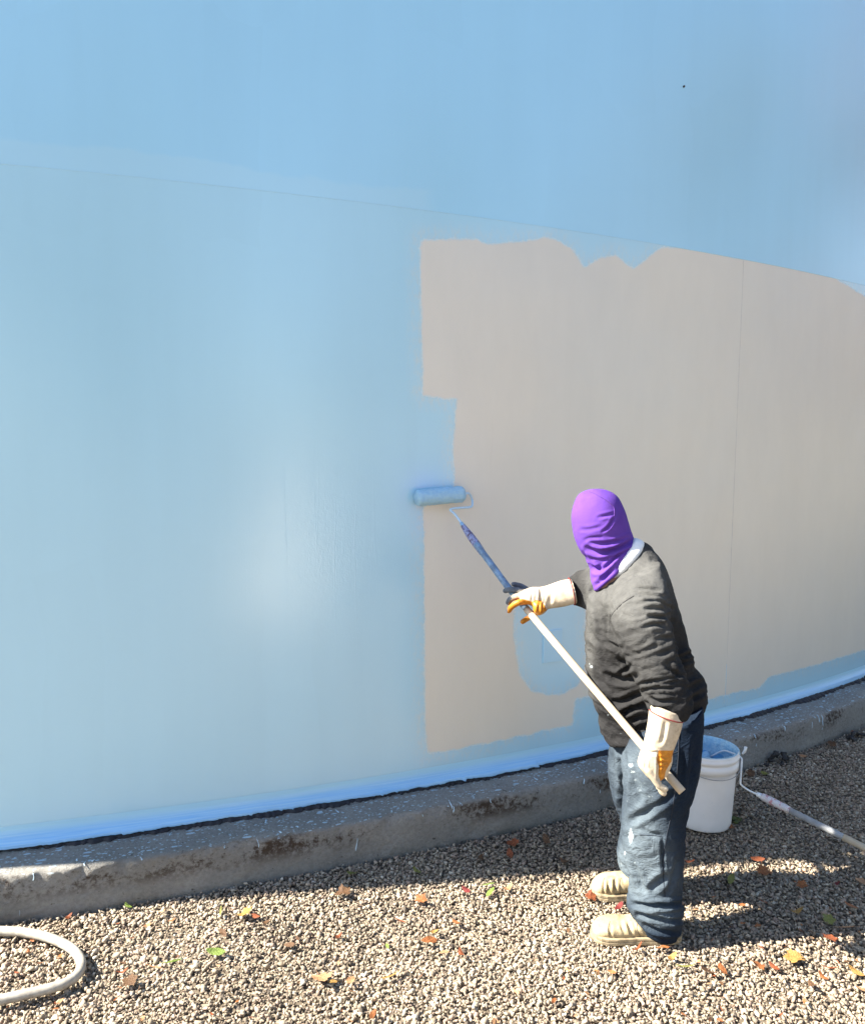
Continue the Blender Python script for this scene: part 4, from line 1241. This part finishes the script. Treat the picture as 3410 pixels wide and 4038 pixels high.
endc['label'] = 'upper end of the pole, shade put into its blue'
grip0 = at(1878, 2146, 3.52)
obj('grip', new_mesh('grip', *tube([at(1902, 2180, 3.425), at(1878, 2146, 3.455), at(1850, 2108, 3.50), at(1826, 2074, 3.545)], [0.0155, 0.0175, 0.0165, 0.011], 20, 4)), MGRIP.m, roller)
def awall(px, py, gap):
    u, z = onwall(px, py)
    return wallpt(u, z, TR + gap)
AX0 = awall(1628, 1962, 0.040)
AX1 = awall(1812, 1946, 0.040)
fr = [at(1830, 2078, 3.54), at(1795, 2030, 3.59), at(1775, 2010, 3.61), at(1800, 2004, 3.62), at(1852, 2000, 3.66), at(1862, 1990, 3.672), at(1860, 1966, 3.70), AX1 + (AX1 - AX0) * 0.12, AX1]
obj('wire_frame', new_mesh('wire_frame', *tube(fr, 0.0052, 12, 5)), MFRAME, roller)
obj('ferrule', new_mesh('ferrule', *tube([at(1838, 2090, 3.525), at(1818, 2062, 3.555)], [0.011, 0.008], 16)), plain('light_blue_ferrule', (0.30, 0.52, 0.74), 0.4, 0.1, 60), roller)
# nap: shaggy sleeve
n_, k_ = 48, 40
ax = AX1 - AX0
ax_n = ax / np.linalg.norm(ax)
b1 = np.cross(ax_n, [0, 0, 1.0]); b1 /= np.linalg.norm(b1)
b2 = np.cross(ax_n, b1)
th = np.linspace(0, 2 * math.pi, n_, endpoint=False)
rows_ = []
for i in range(k_):
    t = i / (k_ - 1)
    e_ = min(t, 1 - t)
    r0 = 0.038 * (0.80 + 0.20 * min(e_ / 0.05, 1))
    Pn = np.stack([np.cos(th) * 2.2, np.sin(th) * 2.2, np.full(n_, t * 9)], -1)
    r = r0 + 0.0025 * fbm(Pn * 2.5, 71, 2)
    rows_.append(AX0 + ax * t + r[:, None] * (np.cos(th)[:, None] * b1 + np.sin(th)[:, None] * b2))
V = np.concatenate(rows_ + [[AX0 + ax * 0.01], [AX1 - ax * 0.01]])
Fs = grid_faces(k_, n_, True)
for c in range(n_):
    Fs.append((len(V) - 2, (c + 1) % n_, c))
    Fs.append((len(V) - 1, (k_ - 1) * n_ + c, (k_ - 1) * n_ + (c + 1) % n_))
MNAP = Mat('paint_soaked_nap')
_v = MNAP.coord('Object')
MNAP.set(color=MNAP.mix(MNAP.ramp(MNAP.noise(_v, 60, 4), [(0.3, 0.0), (0.7, 1.0)]), (0.34, 0.62, 0.86), (0.48, 0.74, 0.91)), rough=0.45, normal=MNAP.bump(MNAP.noise(_v, 330, 3, 0.7), 0.9, 0.006))
obj('roller_sleeve', new_mesh('roller_sleeve', V, Fs), MNAP.m, roller)
# ------------------------------------------------------------------ bucket
g = ground(2775, 3300)
BR0, BR1, BH = 0.128, 0.148, 0.372
BC = np.array([at(2772, 3200, g[1] + BR0)[0], g[1] + BR0, 0.012])
bucket = empty('bucket', tuple(float(x) for x in BC))
tag(bucket, 'white plastic pail of blue paint standing behind the painter', 'bucket')
MPAIL = Mat('white_pail_plastic')
_v = MPAIL.coord('Object')
_s = MPAIL.smooth(MPAIL.noise(_v, 55, 4, 0.7), 0.68, 0.72)
MPAIL.set(color=MPAIL.mix(MPAIL.math('MULTIPLY', _s, 0.5), MPAIL.mix(MPAIL.ramp(MPAIL.noise(_v, 6, 4), [(0.3, 0.0), (0.7, 1.0)]), (0.70, 0.70, 0.70), (0.80, 0.79, 0.78)), (0.45, 0.55, 0.62)), rough=0.4, spec=0.4, normal=MPAIL.bump(MPAIL.noise(_v, 12, 2), 0.05, 0.01))
def rad(z):
    return BR0 + (BR1 - BR0) * z / BH
out = [(0.0, 0.0), (BR0 - 0.012, 0.0), (BR0 - 0.003, 0.004), (BR0, 0.012)]
for z in np.linspace(0.04, BH - 0.095, 8):
    out.append((rad(z), z))
z = BH - 0.085
out += [(rad(z), z), (rad(z) + 0.008, z + 0.003), (rad(z) + 0.009, z + 0.035), (rad(z) + 0.004, z + 0.038), (rad(z) + 0.004, z + 0.048), (rad(z) + 0.010, z + 0.051), (rad(z) + 0.011, z + 0.066), (rad(z) + 0.007, z + 0.069), (rad(z) + 0.007, BH - 0.008), (rad(z) + 0.006, BH), (rad(z) + 0.002, BH), (rad(z) - 0.001, BH - 0.006)]
for zz in (0.30, 0.2, 0.1, 0.02):
    out.append((rad(zz) - 0.003, zz))
out.append((0.0, 0.02))
pv, pf = lathe(out, 72, BC)
obj('pail_body', new_mesh('pail_body', pv, pf), MPAIL.m, bucket)
# paint-coated inside wall and the paint itself
MBLUE = plain('wet_blue_paint', (0.17, 0.42, 0.68), 0.2, 0.2, 18, 0.15)
ins = [(rad(BH) - 0.0035, BH - 0.004), (rad(0.3) - 0.006, 0.30), (rad(0.2) - 0.006, 0.2), (rad(0.18) - 0.009, 0.18), (0.0, 0.18)]
pv, pf = lathe(ins, 72, BC)
w = vnoise(np.stack([pv[:, 0] * 40, pv[:, 1] * 40, pv[:, 2] * 8], -1), 81)
obj('paint_filling', new_mesh('paint_filling', pv, pf), MBLUE, bucket)
# liner bag standing up at the back of the rim
MLIN = Mat('blue_smeared_liner')
_v = MLIN.coord('Object')
MLIN.set(color=MLIN.mix(MLIN.ramp(MLIN.noise(_v, 30, 4, 0.7), [(0.35, 0.0), (0.65, 1.0)]), (0.22, 0.46, 0.68), (0.42, 0.64, 0.78)), rough=0.25, normal=MLIN.bump(MLIN.noise(_v, 45, 3, 0.6, 1.0), 0.8, 0.01))
th = np.linspace(0, 2 * math.pi, 120, endpoint=False)
rows_ = []
for k, (dr, zz) in enumerate([(0.010, BH - 0.012), (0.0095, BH + 0.002), (0.003, BH + 0.005), (-0.004, BH + 0.002), (-0.005, BH - 0.03), (-0.006, BH - 0.10), (-0.008, BH - 0.16)]):
    r = rad(BH - 0.085) + dr + 0.0035 * vnoise(np.stack([np.cos(th) * 5, np.sin(th) * 5, np.full(120, k * 0.5)], -1), 82) * (1.0 if k in (0, 4, 5, 6) else 0.2)
    if k == 0:
        zz = zz - 0.012 * np.clip(vnoise(np.stack([np.cos(th) * 3, np.sin(th) * 3, th * 0], -1), 83), 0, 1)
    back = np.sin(th) > -0.35
    r = np.where(back | (k > 2), r, r - 0.008 * (k < 2))
    rows_.append(np.stack([BC[0] + r * np.cos(th), BC[1] + r * np.sin(th), BC[2] + zz + np.zeros(120)], -1))
obj('liner', new_mesh('liner', np.concatenate(rows_), grid_faces(len(rows_), 120, True)), MLIN.m, bucket)
# bail wire and its ears
MWIRE = plain('grey_wire', (0.30, 0.31, 0.32), 0.4, 0.1, 50, metal=0.6)
hr = rad(BH - 0.085) + 0.014
bail = []
for k in range(25):
    t = math.pi * k / 24
    e1 = np.array([math.cos(math.radians(10)), math.sin(math.radians(10)), 0])
    bail.append(BC + np.array([0, 0, BH - 0.045]) + e1 * hr * math.cos(t) + (np.array([0.174, -0.985, 0]) * (hr + 0.004) * math.sin(t)) + np.array([0, 0, -0.052 * math.sin(t)**1.0]))
obj('bail_wire', new_mesh('bail_wire', *tube(bail, 0.002, 8, 2)), MWIRE, bucket)
for s in (-1, 1):
    c = BC + np.array([0, 0, BH - 0.045]) + s * e1 * (hr - 0.004)
    obj('bail_ear', new_mesh('bail_ear', *tube([c - e1 * s * 0.004, c + e1 * s * 0.006], [0.012, 0.010], 16)), MPAIL.m, bucket)

# ------------------------------------------------------------------ second roller, leaning out of the bucket
MGREY = plain('shade_grey_pole', (0.30, 0.31, 0.32), 0.55, 0.25, 25)  # grey carries the shade on this stretch of the pole
MPALEW = plain('white_painted_wire', (0.72, 0.76, 0.78), 0.4, 0.08, 40)
e0 = at(3000, 3140, 3.546)
e1_ = at(3410, 3345, 3.277)
dirp = (e1_ - e0) / np.linalg.norm(e1_ - e0)
def along(d):
    return e0 + dirp * d
tl = (0.03 - e0[2]) / dirp[2]
spare = empty('paint_roller', tuple(float(x) for x in along(tl)))
tag(spare, 'spare roller leaning out of the white pail, its pole lying on gravel', 'paint roller')
obj('pole', new_mesh('pole', *tube([along(0.12), along(tl * 0.5), along(tl)], 0.0145, 20)), MGREY, spare)
Lw = np.linalg.norm(at(3300, 3280, 3.34) - e0)
pw = obj('pole', new_mesh('pole', *tube([along(0.36), along(tl * 0.7), along(tl - 0.002)], 0.0152, 20)), MWOOD.m, spare)  # paler piece: sunlight on the pole's end put into its colour
pw['label'] = 'sunlit end of the pole, light put into its colour'
MPINK = Mat('pink_stained_grip')
_v = MPINK.coord('Object')
MPINK.set(color=MPINK.ramp(MPINK.noise(_v, 60, 4, 0.7), [(0.4, (0.50, 0.50, 0.52)), (0.52, (0.62, 0.60, 0.62)), (0.58, (0.42, 0.16, 0.18)), (0.68, (0.50, 0.32, 0.34))]), rough=0.5)
obj('grip', new_mesh('grip', *tube([along(0.0), along(0.012), along(0.07), along(0.13)], [0.012, 0.017, 0.018, 0.016], 20, 3)), MPINK.m, spare)
obj('ferrule', new_mesh('ferrule', *tube([along(-0.02), along(0.004)], [0.010, 0.013], 16)), MPALEW, spare)
rimz = BC[2] + BH
pA = at(2790, 2985, 3.74)
wire = [along(-0.012), at(2960, 3122, 3.556), at(2924, 3098, 3.57), at(2919, 3080, 3.575), at(2924, 3010, 3.60), at(2922, 2990, 3.61), at(2905, 2978, 3.64), at(2880, 2968, 3.68), at(2850, 2962, 3.73), at(2800, 2985, 3.78)]
obj('wire_frame', new_mesh('wire_frame', *tube(wire, 0.0042, 12, 5)), MPALEW, spare)
ax0, ax1 = at(2800, 2986, 3.78), at(2700, 3010, 3.80)
obj('roller_sleeve', new_mesh('roller_sleeve', *tube([ax0 + (ax1 - ax0) * t for t in (0, 0.02, 0.1, 0.5, 0.95, 1.0)], [0.018, 0.028, 0.032, 0.032, 0.032, 0.026], 32)), MNAP.m, spare)
# hooked end of the pail's wire with its pale plastic stub
stub = [at(2893, 2942, 3.72), at(2925, 2946, 3.69), at(2938, 2950, 3.67)]
obj('hook_wire', new_mesh('hook_wire', *tube(stub, 0.0022, 8, 4)), MWIRE, bucket)
obj('hook_stub', new_mesh('hook_stub', *tube([at(2940, 2946, 3.67), at(2936, 2962, 3.67), at(2926, 2974, 3.675)], [0.0075, 0.007, 0.005], 12, 3)), MPALEW, bucket)

# ------------------------------------------------------------------ hose
MHOSE = Mat('white_hose')
_v = MHOSE.coord('Object')
_n = MHOSE.noise(_v, 25, 5, 0.7)
MHOSE.set(color=MHOSE.mix(MHOSE.ramp(_n, [(0.42, 0.0), (0.72, 1.0)]), (0.38, 0.355, 0.305), (0.21, 0.185, 0.15)), rough=0.5, normal=MHOSE.bump(_n, 0.1, 0.004))
HR = 0.0165
hp = []
for x, y in [(-900, 3775), (-620, 3700), (-300, 3672), (0, 3672), (120, 3682), (215, 3707), (285, 3745), (318, 3790), (312, 3835), (270, 3872), (200, 3898), (100, 3922), (0, 3945), (-250, 4005), (-600, 4100), (-1000, 4230)]:
    p = ground(x, y + 0, 0.034)
    hp.append(p)
hs = obj('hose', new_mesh('hose', *tube(hp, HR, 20, 10)), MHOSE.m)
tag(hs, 'thick white hose lying in a loop on the sunlit gravel', 'hose')

# ------------------------------------------------------------------ fallen leaves
def leaf_mesh(kind, curl, seed):
    r = np.random.default_rng(seed)
    if kind == 'oval':
        n = 9
        t = np.linspace(-1, 1, n)
        w = 0.42 * (1 - t**2)**0.7 * (1 - 0.25 * t)
        out = [(x, y) for x, y in zip(t, w)] + [(x, -y) for x, y in zip(t[::-1][1:-1], w[::-1][1:-1])]
    elif kind == 'strip':
        t = np.linspace(-1, 1, 9)
        w = 0.13 * (1 - t**2)**0.5
        out = [(x, y) for x, y in zip(t, w)] + [(x, -y) for x, y in zip(t[::-1][1:-1], w[::-1][1:-1])]
    else:
        out = []
        for k in range(26):
            a = 2 * math.pi * k / 26
            lobe = 0.62 + 0.30 * abs(math.cos(2.5 * (a))) + r.uniform(-0.06, 0.06)
            if k % 2:
                lobe -= 0.16
            out.append((lobe * math.cos(a), lobe * math.sin(a)))
    out = np.array(out)
    m_ = len(out)
    inner = out * 0.5
    P2 = np.concatenate([out, inner, [[0, 0]]])
    ca = r.uniform(0, math.pi)
    s = P2[:, 0] * math.cos(ca) + P2[:, 1] * math.sin(ca)
    z = curl * (s**2 * 0.55 + 0.18 * np.sin(P2[:, 0] * 5 + r.uniform(0, 6)) * np.abs(P2[:, 1])) - 0.06 * np.abs(P2[:, 1]) * curl
    V = np.column_stack([P2, z])
    Fs = []
    for k in range(m_):
        j = (k + 1) % m_
        Fs += [(k, j, m_ + j, m_ + k), (m_ + k, m_ + j, 2 * m_)]
    # stem
    sv = np.array([(-0.6, 0.012, 0.02), (-0.6, -0.012, 0.02), (-1.35, 0.01, 0.1 * curl), (-1.35, -0.01, 0.1 * curl)])
    o = len(V)
    V = np.concatenate([V, sv])
    Fs.append((o, o + 1, o + 3, o + 2))
    return new_mesh('fallen_leaf', V, Fs)
def leaf_mat(name, a, b):
    M = Mat(name)
    v = M.coord('Object')
    n = M.noise(v, 3.0, 4, 0.7)
    M.set(color=M.mix(M.ramp(n, [(0.35, 0.0), (0.65, 1.0)]), a, b), rough=0.6, spec=0.3, normal=M.bump(M.noise(v, 6, 3), 0.3, 0.05))
    return M.m
LM = {'orange': leaf_mat('orange_leaf', (0.30, 0.12, 0.04), (0.20, 0.065, 0.022)), 'rust': leaf_mat('rust_leaf', (0.24, 0.07, 0.025), (0.15, 0.045, 0.02)), 'brown': leaf_mat('brown_leaf', (0.12, 0.065, 0.03), (0.07, 0.035, 0.018)),
      'tan': leaf_mat('tan_leaf', (0.42, 0.24, 0.13), (0.32, 0.16, 0.075)), 'yellow': leaf_mat('yellow_leaf', (0.33, 0.21, 0.065), (0.25, 0.13, 0.035)), 'green': leaf_mat('green_leaf', (0.16, 0.22, 0.045), (0.09, 0.13, 0.025)), 'red': leaf_mat('red_leaf', (0.16, 0.02, 0.018), (0.10, 0.014, 0.015)), 'olive': leaf_mat('olive_leaf', (0.20, 0.20, 0.05), (0.12, 0.12, 0.03))}
LK = {}
def leaf(px, py, colr, kind, half, label, rot=None, curl=None, tilt=None, group='fallen leaves on the gravel'):
    r = random
    key = (kind, r.randint(0, 3), round(curl if curl is not None else r.choice([0.5, 0.9]), 1), colr)
    if key not in LK:
        me = leaf_mesh(key[0], key[2], hash((key[1], len(kind))) % 1000)
        me.materials.append(LM[colr])
        LK[key] = me
    o = bpy.data.objects.new('fallen_leaf', LK[key])
    COL.objects.link(o)
    p = ground(px, py, 0.02)
    o.location = (p[0], p[1], 0.0215 + half * 0.12)
    o.scale = (half, half, half)
    o.rotation_euler = (tilt if tilt is not None else r.uniform(-0.35, 0.35), r.uniform(-0.3, 0.3), rot if rot is not None else r.uniform(0, 6.28))
    tag(o, label, 'leaf', group)
    return o
def FX(x, y):
    return (x * 1.93313, y * 1.93313)
named = [
    (FX(655, 1998), 'tan', 'maple', 0.048, 'large pale tan lobed leaf near the bottom edge, left of centre'),
    (FX(716, 2002), 'tan', 'oval', 0.034, 'curled tan leaf just right of the large pale one'),
    (FX(678, 2005), 'yellow', 'oval', 0.020, 'small yellow leaf tucked against the large pale tan leaf'),
    (FX(798, 1994), 'yellow', 'strip', 0.045, 'narrow yellow orange leaf lying flat near the bottom centre'),
    (FX(875, 1921), 'orange', 'oval', 0.036, 'folded orange leaf by itself left of the near boot'),
    (FX(885, 1903), 'yellow', 'oval', 0.020, 'little yellow leaf standing over the folded orange one'),
    (FX(930, 1884), 'orange', 'oval', 0.024, 'small light orange leaf between the boots and the folded orange leaf'),
    (FX(905, 1945), 'tan', 'oval', 0.022, 'small pinkish tan leaf below the folded orange leaf'),
    (FX(940, 1948), 'rust', 'oval', 0.024, 'small rust leaf left of the near boot toe'),
    (FX(440, 1945), 'green', 'oval', 0.040, 'torn bright green leaf on sunlit gravel left of centre'),
    (FX(345, 1967), 'green', 'strip', 0.055, 'narrow green blade lying right of the hose loop'),
    (FX(312, 1975), 'tan', 'strip', 0.035, 'thin brown stalk end of the green blade'),
    (FX(265, 2004), 'brown', 'maple', 0.036, 'dark brown crumpled leaf below the green blade'),
    (FX(250, 1985), 'rust', 'oval', 0.022, 'rust flake touching the dark brown crumpled leaf'),
    (FX(128, 2016), 'orange', 'maple', 0.028, 'orange brown leaf in the shadow right below the hose'),
    (FX(113, 2060), 'orange', 'oval', 0.012, 'tiny orange leaf at the bottom left'),
    (FX(58, 1945), 'orange', 'oval', 0.018, 'orange brown leaf inside the hose loop'),
    (FX(498, 1866), 'yellow', 'maple', 0.042, 'broad yellow leaf near the shadow edge left of centre'),
    (FX(522, 1872), 'rust', 'oval', 0.024, 'rust leaf under the broad yellow one'),
    (FX(450, 1862), 'olive', 'strip', 0.035, 'dry olive sprig near the shadow edge left of centre'),
    (FX(262, 1852), 'green', 'oval', 0.026, 'pale green leaf close to the concrete foot, left'),
    (FX(140, 1872), 'rust', 'oval', 0.018, 'small rust ring of leaf above the hose'),
    (FX(330, 1862), 'tan', 'oval', 0.022, 'small tan leaf between the pale green leaf and the olive sprig'),
    (FX(300, 1890), 'tan', 'oval', 0.018, 'pale tan flake right of the hose top'),
    (FX(350, 1880), 'orange', 'oval', 0.018, 'small salmon leaf under the olive sprig'),
    (FX(455, 1905), 'brown', 'oval', 0.026, 'brown leaf above the torn green one'),
    (FX(540, 1885), 'brown', 'oval', 0.022, 'brown leaf right of the rust and yellow pair'),
    (FX(1000, 1822), 'green', 'oval', 0.034, 'bright lime green leaf standing at the shadow edge'),
    (FX(996, 1806), 'green', 'strip', 0.030, 'upright lime green tip above the lime leaf'),
    (FX(950, 1818), 'red', 'oval', 0.026, 'dark red leaf left of the lime green one'),
    (FX(1035, 1815), 'tan', 'oval', 0.030, 'curled tan leaf right of the lime green one'),
    (FX(858, 1838), 'orange', 'maple', 0.036, 'orange brown leaf in front of the shadow edge, centre'),
    (FX(700, 1824), 'brown', 'maple', 0.044, 'big dull brown leaf straddling the shadow edge'),
    (FX(720, 1784), 'olive', 'oval', 0.032, 'yellow green leaf on edge in the tank shade'),
    (FX(850, 1779), 'olive', 'oval', 0.030, 'olive leaf lying flat in the tank shade'),
    (FX(1045, 1722), 'rust', 'maple', 0.040, 'rust leaf at the foot of the concrete, left of the painter'),
    (FX(1040, 1746), 'rust', 'oval', 0.036, 'dark rust leaf in shade below the one at the concrete foot'),
    (FX(980, 1752), 'brown', 'oval', 0.032, 'brown leaf in the tank shade left of the rust ones'),
    (FX(1115, 1718), 'brown', 'oval', 0.036, 'long brown leaf against the concrete behind the painter'),
    (FX(1150, 1760), 'brown', 'oval', 0.028, 'brown leaf in shade just left of the trouser legs'),
    (FX(1205, 1832), 'rust', 'maple', 0.032, 'red brown leaf at the toe of the far boot'),
    (FX(1262, 1852), 'red', 'oval', 0.028, 'dark red leaf under the far boot'),
    (FX(1300, 1938), 'rust', 'strip', 0.045, 'rust leaf edge pressed under the near boot'),
    (FX(1352, 1935), 'orange', 'oval', 0.026, 'orange leaf at the heel of the near boot'),
    (FX(1490, 1690), 'orange', 'oval', 0.036, 'golden brown leaf by the base of the white pail'),
    (FX(1558, 1780), 'orange', 'maple', 0.042, 'orange leaf standing on the edge of the tank shadow'),
    (FX(1545, 1755), 'rust', 'oval', 0.034, 'dark rust leaf in shade behind the standing orange leaf'),
    (FX(1405, 1760), 'rust', 'oval', 0.030, 'rust leaf in shade beside the jeans'),
    (FX(1490, 1797), 'olive', 'oval', 0.034, 'olive leaf on the sunlit strip behind the legs'),
    (FX(1635, 1808), 'orange', 'maple', 0.030, 'small orange leaf on the sunlit strip'),
    (FX(1755, 1800), 'tan', 'maple', 0.036, 'salmon leaf at the right edge on the sunlit strip'),
    (FX(1703, 1805), 'red', 'oval', 0.026, 'dark red curled leaf right on the sunlit strip'),
    (FX(1625, 1862), 'yellow', 'oval', 0.032, 'amber leaf on the rim of a leg shadow'),
    (FX(1735, 1850), 'orange', 'oval', 0.030, 'orange brown leaf inside the far leg shadow'),
    (FX(1690, 1878), 'olive', 'maple', 0.034, 'olive leaf inside the near leg shadow'),
    (FX(1545, 1890), 'orange', 'oval', 0.018, 'bright orange scrap between the two leg shadows'),
    (FX(1692, 1916), 'rust', 'maple', 0.038, 'pale topped rust leaf at the lower edge of the near leg shadow'),
    (FX(1720, 1895), 'tan', 'strip', 0.045, 'straw coloured twig leaf inside the near leg shadow'),
    (FX(1620, 1958), 'yellow', 'maple', 0.046, 'large yellow lobed leaf on bright gravel right of the painter'),
    (FX(1545, 1972), 'orange', 'maple', 0.036, 'orange lobed leaf left of the large yellow one'),
    (FX(1578, 1975), 'rust', 'oval', 0.026, 'rust leaf between the orange and large yellow leaves'),
    (FX(1475, 1985), 'orange', 'oval', 0.034, 'salmon orange leaf below the near boot heel'),
    (FX(1445, 1985), 'brown', 'oval', 0.034, 'grey brown leaf left of the salmon orange one'),
    (FX(1395, 1975), 'olive', 'strip', 0.040, 'pale olive blade below the near boot'),
    (FX(1695, 1978), 'rust', 'strip', 0.036, 'thin rust leaf right of the large yellow one'),
    (FX(1745, 1985), 'yellow', 'oval', 0.030, 'golden leaf at the lower right edge'),
    (FX(1678, 1995), 'orange', 'oval', 0.022, 'small amber leaf lower right'),
    (FX(1655, 2012), 'brown', 'oval', 0.026, 'dark brown leaf lower right'),
    (FX(1755, 2020), 'tan', 'oval', 0.026, 'tan leaf in the lower right corner'),
    (FX(1640, 2045), 'orange', 'oval', 0.012, 'tiny orange flake lower right'),
    (FX(1370, 1955), 'yellow', 'oval', 0.024, 'yellow leaf just under the heel of the near boot'),
    (FX(1425, 1965), 'tan', 'oval', 0.018, 'pale tan scrap right of the near boot heel'),
    (FX(790, 1932), 'green', 'oval', 0.016, 'small fresh green leaf on open gravel, centre'),
    (FX(590, 1930), 'brown', 'oval', 0.026, 'olive brown leaf on open gravel left of centre'),
    (FX(690, 1912), 'rust', 'oval', 0.018, 'rust scrap on open gravel left of centre'),
    (FX(760, 2072), 'orange', 'oval', 0.022, 'orange leaf cut by the bottom edge'),
    (FX(815, 1880), 'rust', 'strip', 0.030, 'thin rust leaf on open gravel below the shadow edge'),
    (FX(1695, 1520), 'brown', 'maple', 0.040, 'dark brown leaf by the concrete, upper right'),
    (FX(1740, 1495), 'rust', 'oval', 0.036, 'rust leaf against the concrete at the right edge'),
    (FX(1640, 1545), 'tan', 'oval', 0.034, 'dull tan leaf by the concrete, right of the dark clump'),
    (FX(1668, 1552), 'brown', 'strip', 0.040, 'thin brown leaf by the concrete at the right'),
    (FX(1560, 1580), 'olive', 'oval', 0.030, 'mossy olive leaf under the dark clump'),
    (FX(1530, 1580), 'brown', 'maple', 0.034, 'brown leaf beside the pail wire'),
    (FX(1445, 1610), 'rust', 'oval', 0.026, 'rust leaf hidden in shade behind the pail'),
]
for (p, c, k, h, lab) in named:
    leaf(p[0], p[1], c, k, h * 0.92, lab)

# crumbs of dead leaf trodden into the stones: far too small and many to count
scr = random.Random(21)
parts_, slots_ = [], []
keys_ = ['rust', 'brown', 'orange', 'tan']
tmpl_ = [leaf_mesh(k, 0.8, 300 + q) for q, k in enumerate(('oval', 'oval', 'strip'))]
for i in range(120):
    x, y = (scr.uniform(2700, 3400), scr.uniform(3420, 4000)) if i % 3 == 0 else (scr.uniform(0, 3400), scr.uniform(3640, 4030))
    if 2250 < x < 2720 and y < 3790:
        continue
    me_ = scr.choice(tmpl_)
    p_ = ground(x, y, 0.02)
    h_ = scr.uniform(0.006, 0.016)
    R_ = np.array(Matrix.Rotation(scr.uniform(0, 6.28), 3, 'Z') @ Matrix.Rotation(scr.uniform(-0.5, 0.5), 3, 'X'))
    parts_.append((get_v(me_) @ R_.T * h_ + np.array([p_[0], p_[1], 0.019]), [tuple(q.vertices) for q in me_.polygons]))
    slots_ += [scr.randrange(4)] * len(me_.polygons)
lme = new_mesh('leaf_litter', *merge(parts_))
lo = obj('leaf_litter', lme)
for k in keys_:
    lme.materials.append(LM[k])
lme.polygons.foreach_set('material_index', np.array(slots_, np.int32))
lo['kind'] = 'stuff'
lo['label'] = 'tiny crumbs of dead leaf scattered among the stones'

# ------------------------------------------------------------------ dark clump of tar and dirt against the concrete, and moss
def clump(px, py, n, spread, mat, name, label, cat, s0=0.012, s1=0.03):
    c = ground(px, py)
    parts = []
    tm = stone_templates(4)
    for i in range(n):
        v, f = tm[i % 4]
        a = rng.uniform(0, 6.28)
        d = rng.uniform(0, 1)**0.6
        s = rng.uniform(s0, s1)
        pos = np.array([c[0] + d * spread[0] * math.cos(a), c[1] + d * spread[1] * math.sin(a) + 0.5 * d * spread[0] * math.cos(a), s * 0.3 + (1 - d) * spread[2]])
        parts.append((v * s + pos, [tuple(q) for q in f]))
    me = remesh(parts, 0.007, 2)
    V = get_v(me)
    set_v(me, V + get_n(me) * (0.006 * fbm(V * 60, 91, 3))[:, None])
    o = obj(name, me, mat)
    tag(o, label, cat)
MDIRT = plain('tarry_dirt', (0.018, 0.017, 0.018), 0.6, 0.5, 60, 0.6)
clump(3060, 3015, 26, (0.12, 0.035, 0.075), MDIRT, 'tar_clump', 'black tarry clump against the concrete right of the pail', 'clump')
clump(3375, 2915, 16, (0.09, 0.03, 0.05), MDIRT, 'tar_clump', 'black tarry clump against the concrete at the right edge', 'clump')
MMOSS = plain('moss', (0.07, 0.085, 0.025), 0.95, 0.4, 80, 0.6)
clump(2900, 3235, 30, (0.04, 0.04, 0.004), MMOSS, 'moss_patch', 'low mossy weed beside the base of the white pail', 'moss', 0.010, 0.018)
